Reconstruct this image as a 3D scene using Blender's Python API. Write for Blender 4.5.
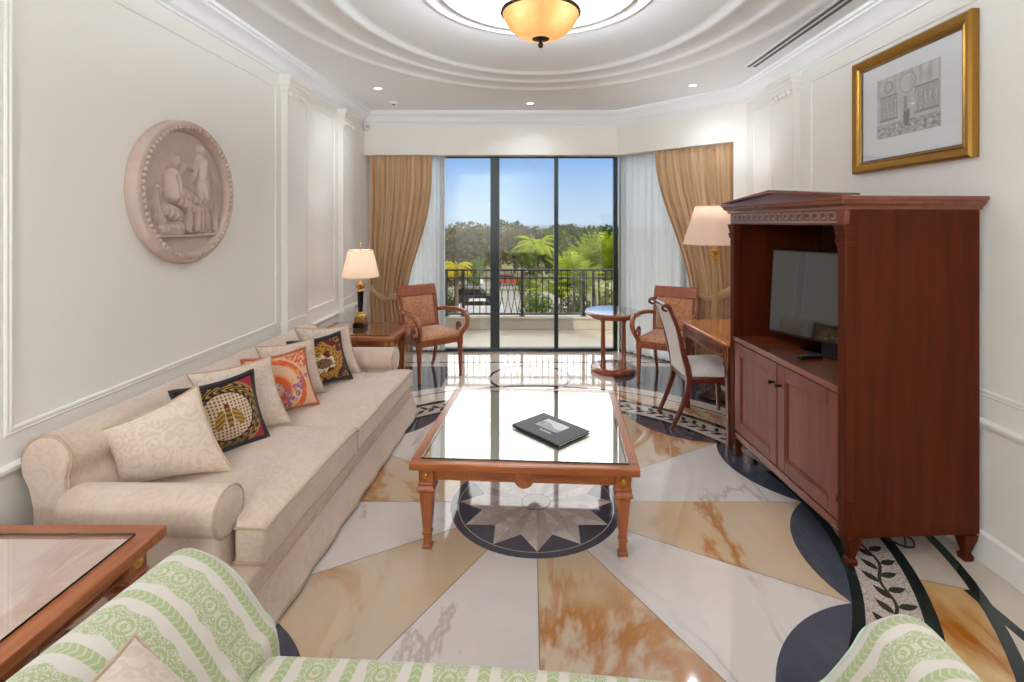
import bpy, math, random
from math import sin, cos, pi, sqrt, radians, atan2
from mathutils import Vector, Matrix, noise as mnoise
random.seed(7)
for _o in list(bpy.data.objects):
    bpy.data.objects.remove(_o)
S = bpy.context.scene
COL = S.collection

# ------------------------------------------------------------------ camera
cam_d = bpy.data.cameras.new('camera')
cam_d.sensor_width = 36.0
cam_d.lens = 500.0 / 1024.0 * 36.0
cam_d.shift_x = -18.0 / 1024.0
cam_d.shift_y = -119.0 / 1024.0
cam_d.clip_start = 0.05
cam_d.clip_end = 2000
cam = bpy.data.objects.new('camera', cam_d)
cam.location = (0, 0, 1.6)
cam.rotation_euler = (pi / 2, 0, 0)
COL.objects.link(cam)
S.camera = cam

# ------------------------------------------------------------------ view, exposure
S.view_settings.view_transform = 'Standard'
S.view_settings.look = 'None'
S.view_settings.gamma = 1.0
S.view_settings.use_curve_mapping = False
S.view_settings.exposure = 0.2
S.cycles.use_denoising = True
S.cycles.max_bounces = 10
S.cycles.diffuse_bounces = 6
S.cycles.glossy_bounces = 5
S.cycles.transparent_max_bounces = 16
S.cycles.sample_clamp_indirect = 6.0
S.cycles.caustics_reflective = False
S.cycles.caustics_refractive = False

def lin(c):
    return tuple(((v / 255.0) / 12.92 if v / 255.0 <= 0.04045 else ((v / 255.0 + 0.055) / 1.055) ** 2.4) for v in c)

# ------------------------------------------------------------------ sky
SKY_LOW = lin((200, 224, 246))      # at the horizon
SKY_MID = lin((138, 186, 244))      # about 8 degrees up
SKY_HIGH = (1.0, 0.985, 0.96)         # bright hazy sky above
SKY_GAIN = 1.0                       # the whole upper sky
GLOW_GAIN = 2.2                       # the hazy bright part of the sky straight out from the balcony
w = bpy.data.worlds.new('sky')
S.world = w
w.use_nodes = True
nt = w.node_tree
nt.nodes.clear()
tc = nt.nodes.new('ShaderNodeTexCoord')
sp = nt.nodes.new('ShaderNodeSeparateXYZ')
nt.links.new(tc.outputs['Generated'], sp.inputs[0])
def wmap(a, b, c, d, smooth=True):
    n = nt.nodes.new('ShaderNodeMapRange')
    n.interpolation_type = 'SMOOTHSTEP' if smooth else 'LINEAR'
    n.inputs[1].default_value = a; n.inputs[2].default_value = b
    n.inputs[3].default_value = c; n.inputs[4].default_value = d
    nt.links.new(sp.outputs[2], n.inputs[0])
    return n.outputs[0]
def wmix(f, a, b):
    n = nt.nodes.new('ShaderNodeMix'); n.data_type = 'RGBA'
    nt.links.new(f, n.inputs[0])
    for s, v in ((6, a), (7, b)):
        if isinstance(v, tuple): n.inputs[s].default_value = (*v, 1)
        else: nt.links.new(v, n.inputs[s])
    return n.outputs[2]
c1 = wmix(wmap(0.0, 0.13, 0, 1, False), SKY_LOW, SKY_MID)
c2 = wmix(wmap(0.14, 0.26, 0, 1), c1, SKY_HIGH)
c3 = wmix(wmap(-0.02, 0.0, 0, 1), lin((150, 145, 130)), c2)
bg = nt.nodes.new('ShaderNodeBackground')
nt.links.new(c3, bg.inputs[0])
def wmath(op, a, b):
    n = nt.nodes.new('ShaderNodeMath'); n.operation = op
    for i, v in enumerate((a, b)):
        if isinstance(v, float): n.inputs[i].default_value = v
        else: nt.links.new(v, n.inputs[i])
    return n.outputs[0]
def wmap_of(s, a, b, c, d):
    n = nt.nodes.new('ShaderNodeMapRange'); n.interpolation_type = 'SMOOTHSTEP'
    for i, v in enumerate((a, b, c, d)): n.inputs[i + 1].default_value = v
    nt.links.new(s, n.inputs[0]); return n.outputs[0]
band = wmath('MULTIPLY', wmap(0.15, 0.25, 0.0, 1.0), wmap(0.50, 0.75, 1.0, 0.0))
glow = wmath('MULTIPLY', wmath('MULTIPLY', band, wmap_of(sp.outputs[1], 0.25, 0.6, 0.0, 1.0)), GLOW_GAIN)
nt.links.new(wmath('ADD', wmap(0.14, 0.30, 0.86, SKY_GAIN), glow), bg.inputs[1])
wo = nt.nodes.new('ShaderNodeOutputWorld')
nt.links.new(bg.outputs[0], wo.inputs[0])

# ------------------------------------------------------------------ sun (behind the building, lights the trees from the front)
def light(kind, name, loc, energy, color=(1, 1, 1), rot=(0, 0, 0), **kw):
    d = bpy.data.lights.new(name, kind)
    d.energy = energy; d.color = color
    for k, v in kw.items(): setattr(d, k, v)
    o = bpy.data.objects.new(name, d)
    o.location = loc; o.rotation_euler = rot
    COL.objects.link(o)
    return o
sun = light('SUN', 'sun', (0, -20, 30), 1.9, (1, 0.95, 0.85), angle=0.01)
sun.rotation_euler = Vector((0.5, -0.7, 0.6)).to_track_quat('Z', 'Y').to_euler()
for nm, loc, rx, sx, sy in (('front_portal', (-0.45, 6.42, 1.2), -pi / 2, 3.2, 2.4),):
    p = light('AREA', nm, loc, 1.0, (1, 1, 1), (rx, 0, 0), shape='RECTANGLE', size=sx, size_y=sy)
    p.data.cycles.is_portal = True

# the room's recessed downlights (fittings built below), three added out of view, and an added fill light
DOWN = [(-1.5, 4.93), (0.0, 5.55), (1.57, 4.82), (-1.5, 0.85), (0.03, -0.2), (1.57, 0.85)]  # the last three are added out of view to brighten the room
DOWN_Z = 2.92
DOWN_W = (16.0, 13.0, 16.0, 22.0, 14.0, 26.0)
LAMP_WARM = (1.0, 0.90, 0.78)
for (x, y), pw in zip(DOWN, DOWN_W):
    light('SPOT', 'downlight_beam', (x, y, DOWN_Z - 0.035), pw, (0.83, 0.925, 1.0), (0, 0, 0), spot_size=radians(150), spot_blend=1.0, shadow_soft_size=0.025)

light('POINT', 'rear_fill_light', (-1.054, -2.4, 2.12), 112.0, (0.83, 0.925, 1.0), shadow_soft_size=0.13)  # added fill light behind the camera, without any fitting

# ------------------------------------------------------------------ helpers
class MB:
    """collects shapes into one mesh"""
    def __init__(s):
        s.v = []; s.f = []; s.m = []; s.uv = {}; s.col = {}; s.xf = None
    def add(s, vs, fs, m=0, uvs=None, cols=None):
        b = len(s.v)
        if s.xf is not None: vs = [s.xf @ Vector(p) for p in vs]
        s.v += [tuple(p) for p in vs]
        for f in fs:
            s.f.append([b + i for i in f]); s.m.append(m)
        if uvs:
            for i, t in enumerate(uvs): s.uv[b + i] = t
        if cols:
            for i, t in enumerate(cols): s.col[b + i] = t
        return s
    def box(s, c, d, m=0, rz=0.0, top=1.0, mat=None):
        hx, hy, hz = d[0] / 2, d[1] / 2, d[2] / 2
        vs = [(-hx, -hy, -hz), (hx, -hy, -hz), (hx, hy, -hz), (-hx, hy, -hz),
              (-hx * top, -hy * top, hz), (hx * top, -hy * top, hz), (hx * top, hy * top, hz), (-hx * top, hy * top, hz)]
        M = Matrix.Translation(c) @ (Matrix.Rotation(rz, 4, 'Z') if mat is None else mat)
        return s.add([M @ Vector(p) for p in vs], [(0, 3, 2, 1), (4, 5, 6, 7), (0, 1, 5, 4), (1, 2, 6, 5), (2, 3, 7, 6), (3, 0, 4, 7)], m)
    def bx(s, x0, x1, y0, y1, z0, z1, m=0):
        return s.box(((x0 + x1) / 2, (y0 + y1) / 2, (z0 + z1) / 2), (x1 - x0, y1 - y0, z1 - z0), m)
    def lathe(s, prof, c=(0, 0, 0), n=32, m=0, mat=None, sx=1.0, sy=1.0, caps=True):
        vs = []; fs = []
        for r, z in prof:
            for k in range(n):
                a = 2 * pi * k / n
                vs.append((r * cos(a) * sx, r * sin(a) * sy, z))
        for i in range(len(prof) - 1):
            for k in range(n):
                k2 = (k + 1) % n
                fs.append((i * n + k, i * n + k2, (i + 1) * n + k2, (i + 1) * n + k))
        if caps:
            fs.append(tuple(reversed(range(n))))
            fs.append(tuple((len(prof) - 1) * n + k for k in range(n)))
        M = Matrix.Translation(c) @ (mat if mat is not None else Matrix.Identity(4))
        return s.add([M @ Vector(p) for p in vs], fs, m)
    def tube(s, pts, r, n=10, m=0, closed=False, flat=1.0, up=None):
        pts = [Vector(p) for p in pts]
        N = len(pts)
        rs = r if isinstance(r, (list, tuple)) else [r] * N
        vs = []; fs = []
        prev = None
        for i, p in enumerate(pts):
            if closed: t = pts[(i + 1) % N] - pts[i - 1]
            else: t = pts[min(i + 1, N - 1)] - pts[max(i - 1, 0)]
            if t.length < 1e-9: t = Vector((0, 0, 1))
            t.normalize()
            if prev is None:
                u = Vector(up) if up is not None else (Vector((0, 0, 1)) if abs(t.z) < 0.9 else Vector((1, 0, 0)))
            else: u = prev
            u = u - t * u.dot(t)
            if u.length < 1e-6: u = t.orthogonal()
            u.normalize(); prev = u
            b = t.cross(u)
            for k in range(n):
                a = 2 * pi * (k + 0.5) / n
                vs.append(p + u * (cos(a) * rs[i]) + b * (sin(a) * rs[i] * flat))
        segs = N if closed else N - 1
        for i in range(segs):
            j = (i + 1) % N
            for k in range(n):
                k2 = (k + 1) % n
                fs.append((i * n + k, i * n + k2, j * n + k2, j * n + k))
        if not closed:
            fs.append(tuple(reversed(range(n))))
            fs.append(tuple((N - 1) * n + k for k in range(n)))
        return s.add(vs, fs, m)
    def prism(s, poly, z0, z1, m=0, mat=None):
        n = len(poly)
        vs = [(x, y, z0) for x, y in poly] + [(x, y, z1) for x, y in poly]
        fs = [tuple(reversed(range(n))), tuple(range(n, 2 * n))]
        for k in range(n):
            k2 = (k + 1) % n
            fs.append((k, k2, n + k2, n + k))
        if mat is not None: vs = [mat @ Vector(p) for p in vs]
        return s.add(vs, fs, m)
    def loft(s, rings, m=0, caps=True, closed=True):
        n = len(rings[0]); vs = [p for r in rings for p in r]; fs = []
        for i in range(len(rings) - 1):
            for k in range(n if closed else n - 1):
                k2 = (k + 1) % n
                fs.append((i * n + k, i * n + k2, (i + 1) * n + k2, (i + 1) * n + k))
        if caps:
            fs.append(tuple(reversed(range(n)))); fs.append(tuple((len(rings) - 1) * n + k for k in range(n)))
        return s.add(vs, fs, m)
    def grid(s, fn, nu, nv, m=0, uvfn=None, colfn=None):
        vs = []; fs = []; uvs = [] if uvfn else None; cols = [] if colfn else None
        for j in range(nv + 1):
            for i in range(nu + 1):
                u, v = i / nu, j / nv
                vs.append(fn(u, v))
                if uvfn: uvs.append(uvfn(u, v))
                if colfn: cols.append(colfn(u, v))
        for j in range(nv):
            for i in range(nu):
                a = j * (nu + 1) + i
                fs.append((a, a + 1, a + nu + 2, a + nu + 1))
        return s.add(vs, fs, m, uvs, cols)
    def build(s, name, mats, parent=None, loc=(0, 0, 0), rot=(0, 0, 0), smooth=40, bevel=0, bseg=2, sub=0, fix=True):
        me = bpy.data.meshes.new(name)
        me.from_pydata(s.v, [], s.f)
        if not isinstance(mats, (list, tuple)): mats = [mats]
        for mt in mats: me.materials.append(mt)
        me.polygons.foreach_set('material_index', s.m)
        if s.uv:
            ul = me.uv_layers.new(name='UVMap')
            for l in me.loops: ul.data[l.index].uv = s.uv.get(l.vertex_index, (0, 0))
        if s.col:
            ca = me.color_attributes.new('pattern', 'FLOAT_COLOR', 'POINT')
            for i in range(len(s.v)): ca.data[i].color = (*s.col.get(i, (0.5, 0.5, 0.5))[:3], 1)
        if fix:
            import bmesh
            bm = bmesh.new(); bm.from_mesh(me)
            bmesh.ops.recalc_face_normals(bm, faces=bm.faces)
            bm.to_mesh(me); bm.free()
        if smooth:
            me.shade_smooth()
            me.set_sharp_from_angle(angle=radians(smooth))
        o = bpy.data.objects.new(name, me)
        COL.objects.link(o)
        o.location = loc; o.rotation_euler = rot
        if parent: o.parent = parent
        if bevel:
            b = o.modifiers.new('bevel', 'BEVEL'); b.width = bevel; b.segments = bseg
            b.limit_method = 'ANGLE'; b.angle_limit = radians(35); b.harden_normals = False
        if sub:
            q = o.modifiers.new('subdivision', 'SUBSURF'); q.levels = sub; q.render_levels = sub
        return o

def thing(name, label, cat, loc=(0, 0, 0), rotz=0.0, group=None):
    o = bpy.data.objects.new(name, None)
    o.empty_display_size = 0.1
    COL.objects.link(o)
    o.location = loc; o.rotation_euler = (0, 0, rotz)
    o['label'] = label; o['category'] = cat
    if group: o['group'] = group
    return o
def tag(o, label, cat, group=None, kind=None):
    o['label'] = label; o['category'] = cat
    if group: o['group'] = group
    if kind: o['kind'] = kind
    return o
def struct(o, label=None, cat=None):
    o['kind'] = 'structure'
    if label: o['label'] = label
    if cat: o['category'] = cat
    return o
def kids(o): return [c for c in bpy.data.objects if c.parent == o]
def copy_tree(o, parent=None):
    c = o.copy(); COL.objects.link(c); c.parent = parent
    for ch in kids(o): copy_tree(ch, c)
    return c

def catmull(pts, n=8, closed=False):
    P = [Vector(p) for p in pts]; out = []
    N = len(P)
    rng = range(N if closed else N - 1)
    for i in rng:
        if closed: a, b, c, d = P[i - 1], P[i], P[(i + 1) % N], P[(i + 2) % N]
        else: a, b, c, d = P[max(i - 1, 0)], P[i], P[i + 1], P[min(i + 2, N - 1)]
        for k in range(n):
            t = k / n
            out.append(0.5 * ((2 * b) + (c - a) * t + (2 * a - 5 * b + 4 * c - d) * t * t + (3 * b - a - 3 * c + d) * t ** 3))
    if not closed: out.append(P[-1])
    return out
def smoothstep(a, b, x):
    t = min(1, max(0, (x - a) / (b - a))); return t * t * (3 - 2 * t)

# ------------------------------------------------------------------ materials
class NT:
    def __init__(s, name):
        s.mat = bpy.data.materials.new(name); s.mat.use_nodes = True
        s.t = s.mat.node_tree; s.t.nodes.clear()
        s.out = s.n('ShaderNodeOutputMaterial')
    def n(s, ty, **kw):
        x = s.t.nodes.new(ty)
        for k, v in kw.items(): setattr(x, k, v)
        return x
    def put(s, node, i, v):
        if isinstance(v, bpy.types.NodeSocket): s.t.links.new(v, node.inputs[i])
        elif v is not None:
            cur = node.inputs[i].default_value
            if hasattr(cur, '__len__') and len(cur) == 4 and len(v) == 3: v = (*v, 1)
            node.inputs[i].default_value = v
    def math(s, op, a, b=None, c=None):
        x = s.n('ShaderNodeMath', operation=op)
        s.put(x, 0, a); s.put(x, 1, b); s.put(x, 2, c)
        return x.outputs[0]
    def mix(s, f, a, b, mode='MIX'):
        x = s.n('ShaderNodeMix', data_type='RGBA', blend_type=mode)
        s.put(x, 0, f); s.put(x, 6, a); s.put(x, 7, b)
        return x.outputs[2]
    def ramp(s, f, stops):
        x = s.n('ShaderNodeValToRGB'); e = x.color_ramp.elements
        while len(e) < len(stops): e.new(0.5)
        for q, (p, c) in zip(e, stops): q.position = p; q.color = (*c, 1) if len(c) == 3 else c
        s.put(x, 0, f); return x.outputs[0]
    def rng(s, f, a, b, c=0.0, d=1.0, smooth=True):
        x = s.n('ShaderNodeMapRange', interpolation_type='SMOOTHSTEP' if smooth else 'LINEAR')
        for i, v in enumerate((f, a, b, c, d)): s.put(x, i, v)
        return x.outputs[0]
    def coord(s, kind='Object', scale=(1, 1, 1), rot=(0, 0, 0), loc=(0, 0, 0)):
        x = s.n('ShaderNodeTexCoord'); m = s.n('ShaderNodeMapping')
        s.t.links.new(x.outputs[kind], m.inputs[0])
        m.inputs[1].default_value = loc; m.inputs[2].default_value = rot; m.inputs[3].default_value = scale
        return m.outputs[0]
    def world(s, scale=(1, 1, 1), rot=(0, 0, 0)):
        x = s.n('ShaderNodeNewGeometry'); m = s.n('ShaderNodeMapping')
        s.t.links.new(x.outputs['Position'], m.inputs[0]); m.inputs[2].default_value = rot; m.inputs[3].default_value = scale
        return m.outputs[0]
    def noise(s, v, scale, detail=4, rough=0.55, dist=0.0):
        x = s.n('ShaderNodeTexNoise'); s.put(x, 'Vector', v)
        x.inputs['Scale'].default_value = scale; x.inputs['Detail'].default_value = detail
        x.inputs['Roughness'].default_value = rough; x.inputs['Distortion'].default_value = dist
        return x.outputs[0]
    def voro(s, v, scale, feature='F1', out=0, rand=1.0):
        x = s.n('ShaderNodeTexVoronoi', feature=feature); s.put(x, 'Vector', v)
        x.inputs['Scale'].default_value = scale; x.inputs['Randomness'].default_value = rand
        return x.outputs[out]
    def bump(s, h, strength=0.3, dist=0.01):
        x = s.n('ShaderNodeBump'); x.inputs['Strength'].default_value = strength; x.inputs['Distance'].default_value = dist
        s.put(x, 'Height', h); return x.outputs[0]
    def principled(s, color, rough=0.5, metal=0.0, normal=None, **kw):
        x = s.n('ShaderNodeBsdfPrincipled')
        s.put(x, 'Base Color', color); s.put(x, 'Roughness', rough); x.inputs['Metallic'].default_value = metal
        if normal is not None: s.put(x, 'Normal', normal)
        for k, v in kw.items(): s.put(x, k.replace('_', ' '), v)
        return x
    def done(s, sh):
        s.t.links.new(sh.outputs[0] if hasattr(sh, 'outputs') else sh, s.out.inputs[0]); return s.mat

def plain(name, c, rough=0.5, metal=0.0, var=0.04, scale=30.0, bump=0.0, **kw):
    n = NT(name); c = lin(c)
    f = n.noise(n.coord(), scale, 3)
    col = n.mix(n.math('MULTIPLY', f, 1.0), tuple(v * (1 - var) for v in c), tuple(min(1, v * (1 + var)) for v in c))
    nm = n.bump(f, bump, 0.005) if bump else None
    return n.done(n.principled(col, rough, metal, nm, **kw))

def marble(name, base, alt, vein, vscale=1.4, vein_amt=0.6, thresh=0.06, rough=0.06, cloud=1.5, seed=0.0, streak=0.6):
    n = NT(name)
    p = n.world()
    off = n.n('ShaderNodeVectorMath', operation='ADD'); n.put(off, 0, p); off.inputs[1].default_value = (seed, seed * 1.7, seed * 0.3)
    p = off.outputs[0]
    a = n.noise(p, cloud, 6, 0.6, 0.6)
    col = n.mix(n.rng(a, 0.35, 0.7), lin(base), lin(alt))
    st = n.n('ShaderNodeMapping'); n.put(st, 0, p); st.inputs[2].default_value = (0, 0, streak); st.inputs[3].default_value = (1, .38, 1)
    wv = n.noise(st.outputs[0], vscale, 8, 0.6, 0.9)
    d = n.math('ABSOLUTE', n.math('SUBTRACT', wv, 0.5))
    patch = n.rng(n.noise(p, vscale * 0.8, 3), 0.40, 0.56)
    vn = n.math('MULTIPLY', n.math('MULTIPLY', n.rng(d, 0.0, thresh, 1.0, 0.0), patch), vein_amt)
    col = n.mix(vn, col, lin(vein))
    return n.done(n.principled(col, rough, 0.0, Specular_IOR_Level=0.6, Coat_Weight=0.35, Coat_Roughness=0.03))

def wood(name, dark, light_, axis='z', rough=0.28, coat=0.35, scale=1.0, spec=0.5):
    n = NT(name)
    st = {'x': (1.2, 16, 16), 'y': (16, 1.2, 16), 'z': (16, 16, 1.2)}[axis]
    p = n.coord('Object', tuple(v * scale for v in st))
    a = n.noise(p, 2.0, 6, 0.6, 0.35)
    b = n.noise(n.coord('Object', tuple(v * scale * 5 for v in st)), 2.0, 3, 0.6)
    f = n.math('ADD', n.math('MULTIPLY', a, 0.8), n.math('MULTIPLY', b, 0.25))
    col = n.ramp(f, [(0.30, lin(dark)), (0.52, tuple((x + y) / 2 for x, y in zip(lin(dark), lin(light_)))), (0.75, lin(light_))])
    return n.done(n.principled(col, rough, 0.0, n.bump(b, 0.03, 0.002), Coat_Weight=coat, Coat_Roughness=0.12, Specular_IOR_Level=spec))

def damask(name, c0, c1, c2, scale=9.0, rough=0.9, amt=1.0, sheen=0.3):
    """woven fabric with a soft all-over scroll pattern"""
    n = NT(name)
    p = n.coord()
    wv = n.noise(p, scale, 3, 0.5, 1.6)
    v = n.voro(p, scale * 2.2, 'F1', 0)
    f = n.rng(n.math('ADD', n.math('SINE', n.math('MULTIPLY', wv, 26.0)), n.math('SINE', n.math('MULTIPLY', v, 18.0))), -0.15, 0.35)
    col = n.mix(n.math('MULTIPLY', f, amt), lin(c0), lin(c1))
    col = n.mix(n.math('MULTIPLY', n.rng(n.noise(p, scale * 0.45, 3), 0.45, 0.7), 0.5), col, lin(c2))
    h = n.noise(p, 420, 2)
    return n.done(n.principled(col, rough, 0.0, n.bump(h, 0.12, 0.002), Sheen_Weight=sheen, Sheen_Roughness=0.5, Specular_IOR_Level=0.25))

def metal(name, c, rough=0.25):
    n = NT(name)
    f = n.noise(n.coord(), 40, 3)
    return n.done(n.principled(n.mix(f, tuple(v * 0.8 for v in lin(c)), lin(c)), n.rng(f, 0, 1, rough * 0.8, rough * 1.2, False), 1.0))

def glass(name, tint=(1, 1, 1), ior=1.5, rough=0.0):
    n = NT(name)
    fr = n.n('ShaderNodeFresnel'); ge = n.n('ShaderNodeNewGeometry')
    n.put(fr, 0, n.rng(ge.outputs['Backfacing'], 0, 1, ior, 1.0 / ior, False))     # same reflection on both faces of a thin sheet
    t = n.n('ShaderNodeBsdfTransparent'); t.inputs[0].default_value = (*tint, 1)
    g = n.n('ShaderNodeBsdfGlossy'); g.inputs['Roughness'].default_value = rough; g.inputs[0].default_value = (1, 1, 1, 1)
    mx = n.n('ShaderNodeMixShader')
    n.t.links.new(fr.outputs[0], mx.inputs[0]); n.t.links.new(t.outputs[0], mx.inputs[1]); n.t.links.new(g.outputs[0], mx.inputs[2])
    return n.done(mx)

def vcol(name, rough=0.85, sheen=0.2, bump=0.1, spec=0.25):
    n = NT(name)
    a = n.n('ShaderNodeAttribute'); a.attribute_name = 'pattern'
    nm = n.bump(n.noise(n.coord(), 400, 2), bump, 0.002) if bump else None
    return n.done(n.principled(a.outputs[0], rough, 0.0, nm, Sheen_Weight=sheen, Specular_IOR_Level=spec))

def emis(name, c, strength):
    n = NT(name)
    e = n.n('ShaderNodeEmission'); e.inputs[0].default_value = (*lin(c), 1); e.inputs[1].default_value = strength
    return n.done(e)

M = {}
M['wall'] = plain('cream_paint', (244, 240, 234), 0.6, var=0.012, scale=3)
M['trim'] = plain('ivory_trim_paint', (244, 240, 235), 0.45, var=0.012, scale=3)
M['ceil'] = plain('ceiling_paint', (246, 247, 249), 0.7, var=0.01, scale=3)
M['marble_white'] = marble('white_marble', (226, 216, 210), (214, 204, 200), (150, 128, 118), 1.1, 0.45, 0.02, seed=3)
M['marble_pale'] = marble('pale_cream_marble', (222, 208, 194), (208, 192, 178), (180, 130, 90), 1.5, 0.35, 0.03, seed=11)
M['marble_gold'] = marble('honey_marble', (206, 184, 164), (206, 174, 134), (176, 112, 52), 1.3, 0.9, 0.05, seed=6.3)
M['marble_rust'] = marble('rust_streaked_marble', (220, 186, 138), (208, 160, 98), (166, 96, 26), 1.6, 1.0, 0.13, seed=8.1, streak=0.2)
M['marble_pink'] = marble('pink_marble', (236, 208, 198), (228, 194, 182), (196, 136, 118), 2.2, 0.6, 0.05, seed=5)
M['marble_grey'] = marble('grey_marble', (196, 184, 178), (180, 166, 160), (150, 130, 122), 2.5, 0.3, 0.04, seed=2)
M['slate'] = marble('dark_slate', (76, 79, 92), (66, 69, 82), (98, 102, 116), 3.0, 0.3, 0.03, rough=0.08, seed=1)
M['green_stone'] = marble('dark_green_marble', (30, 46, 44), (22, 36, 36), (60, 84, 78), 4.0, 0.4, 0.03, seed=4)
M['joint'] = plain('stone_joint', (128, 108, 94), 0.4)
M['balcony_tile'] = plain('balcony_tile', (204, 194, 176), 0.5, var=0.05, scale=6)
n = NT('vine_mosaic')
_p = n.world()
_d = n.voro(_p, 62, 'DISTANCE_TO_EDGE', 0)
_c = n.voro(_p, 62, 'F1', 1)
_col = n.mix(n.math('MULTIPLY', _c, 0.35), lin((214, 200, 190)), lin((186, 168, 160)))
_col = n.mix(n.rng(_d, 0.02, 0.10, 0.65, 0.0), _col, lin((120, 106, 100)))
M['mosaic'] = n.done(n.principled(_col, 0.12, 0.0, Coat_Weight=0.3, Coat_Roughness=0.05))
M['leaf_stone'] = plain('vine_stone', (62, 58, 52), 0.12, var=0.3, scale=60)
M['wood'] = wood('cherry_wood', (124, 60, 26), (186, 108, 58), 'x')
M['wood_y'] = wood('cherry_wood_lengthwise', (124, 60, 26), (186, 108, 58), 'y')
M['wood_z'] = wood('cherry_wood_upright', (120, 58, 26), (182, 104, 56), 'z')
M['cab_z'] = wood('mahogany_upright', (60, 18, 1), (88, 32, 4), 'z', 0.5, 0.0, 0.6, 0.15)
M['cab_door'] = wood('mahogany_door_lit', (94, 40, 24), (128, 62, 40), 'z', 0.3, 0.2, 0.6, 0.35)  # lighter than the sides: reflected window light put into the door colour
M['cab_y'] = wood('mahogany_lengthwise', (92, 40, 20), (128, 62, 34), 'y', 0.26, 0.4, 0.6)
M['cab_in'] = wood('mahogany_inside', (58, 26, 14), (96, 46, 24), 'z', 0.45, 0.1, 0.6)
M['chair_wood'] = wood('polished_chair_wood', (122, 56, 30), (170, 92, 54), 'z', 0.22, 0.5)
M['dark_wood'] = wood('dark_red_wood', (84, 34, 22), (120, 56, 36), 'z', 0.22, 0.5)
M['beige'] = damask('cream_damask', (213, 190, 172), (200, 174, 154), (222, 201, 185), 7, 0.8, 0.5)
M['beige_cushion'] = damask('ivory_damask', (220, 200, 183), (206, 182, 162), (229, 212, 197), 8, 0.75, 0.7)
M['piping'] = plain('beige_piping', (192, 166, 142), 0.85)
M['orange'] = damask('rust_damask', (176, 112, 78), (214, 162, 124), (170, 102, 68), 17, 0.8, 0.95)
M['whitefab'] = damask('white_chair_damask', (226, 218, 212), (212, 202, 196), (232, 226, 222), 12, 0.8, 0.6)
M['gold_metal'] = metal('gilded_metal', (214, 168, 84), 0.3)
M['gilt_frame'] = metal('gilt_frame', (176, 132, 64), 0.35)
M['brass'] = metal('polished_brass', (224, 184, 112), 0.15)
M['bronze'] = metal('dark_bronze', (74, 60, 48), 0.35)
M['black'] = plain('black_plastic', (16, 16, 18), 0.35)
M['black_gloss'] = plain('black_lacquer', (12, 12, 14), 0.12)
M['rail'] = plain('black_iron', (26, 30, 30), 0.45)
M['frame_dark'] = plain('dark_window_metal', (24, 34, 38), 0.35)
M['glass'] = glass('window_glass', (0.985, 0.99, 0.99), 1.45)
M['table_glass'] = glass('table_glass', (0.96, 0.98, 0.97), 1.8)
M['clear_top'] = glass('thin_table_glass', (0.97, 0.98, 0.97), 1.4)
M['glass_edge'] = plain('green_glass_edge', (18, 34, 30), 0.1)
M['white_plastic'] = plain('white_plastic', (232, 230, 226), 0.4)
M['paper'] = plain('white_card', (236, 234, 232), 0.7, var=0.01)
M['pattern'] = vcol('woven_picture')
M['print'] = vcol('printed_paper', 0.6, 0.0, 0.0)
M['screen'] = plain('television_glass', (26, 34, 34), 0.05, Specular_IOR_Level=1.0, Coat_Weight=1.0, Coat_Roughness=0.02)
M['plaster'] = plain('aged_plaster', (196, 173, 160), 0.7, var=0.16, scale=14, bump=0.1)
n = NT('gold_curtain_silk')
_p = n.coord('UV', (60, 1.5, 1))
_f = n.noise(_p, 1.0, 4, 0.6)
_col = n.ramp(_f, [(0.3, lin((178, 140, 100))), (0.55, lin((204, 168, 128))), (0.75, lin((222, 190, 152)))])
M['gold_curtain'] = n.done(n.principled(_col, 0.5, 0.0, Sheen_Weight=0.4, Sheen_Roughness=0.4))
def sheer_mat(name, c, tr):
    n = NT(name)
    d = n.n('ShaderNodeBsdfDiffuse'); d.inputs[0].default_value = (*lin(c), 1)
    t = n.n('ShaderNodeBsdfTranslucent'); t.inputs[0].default_value = (*lin(c), 1)
    x = n.n('ShaderNodeBsdfTransparent')
    m1 = n.n('ShaderNodeMixShader'); m1.inputs[0].default_value = 0.5
    n.t.links.new(d.outputs[0], m1.inputs[1]); n.t.links.new(t.outputs[0], m1.inputs[2])
    m2 = n.n('ShaderNodeMixShader'); m2.inputs[0].default_value = tr
    n.t.links.new(m1.outputs[0], m2.inputs[1]); n.t.links.new(x.outputs[0], m2.inputs[2])
    return n.done(m2)
M['sheer'] = sheer_mat('white_voile', (226, 230, 232), 0.10)
def shade_mat(name, c, gain):
    n = NT(name)
    d = n.n('ShaderNodeBsdfDiffuse'); d.inputs[0].default_value = (*lin(c), 1)
    t = n.n('ShaderNodeBsdfTranslucent'); t.inputs[0].default_value = (*lin(c), 1)
    m1 = n.n('ShaderNodeMixShader'); m1.inputs[0].default_value = 0.5
    n.t.links.new(d.outputs[0], m1.inputs[1]); n.t.links.new(t.outputs[0], m1.inputs[2])
    e = n.n('ShaderNodeEmission'); e.inputs[0].default_value = (*lin((255, 226, 200)), 1); e.inputs[1].default_value = gain
    a = n.n('ShaderNodeAddShader')
    n.t.links.new(m1.outputs[0], a.inputs[0]); n.t.links.new(e.outputs[0], a.inputs[1])
    return n.done(a)
M['shade'] = shade_mat('lit_cream_shade', (238, 222, 206), 0.12)
M['shade_dim'] = shade_mat('glowing_pink_shade', (238, 220, 206), 0.10)  # a weak even glow is put into this shade

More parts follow.
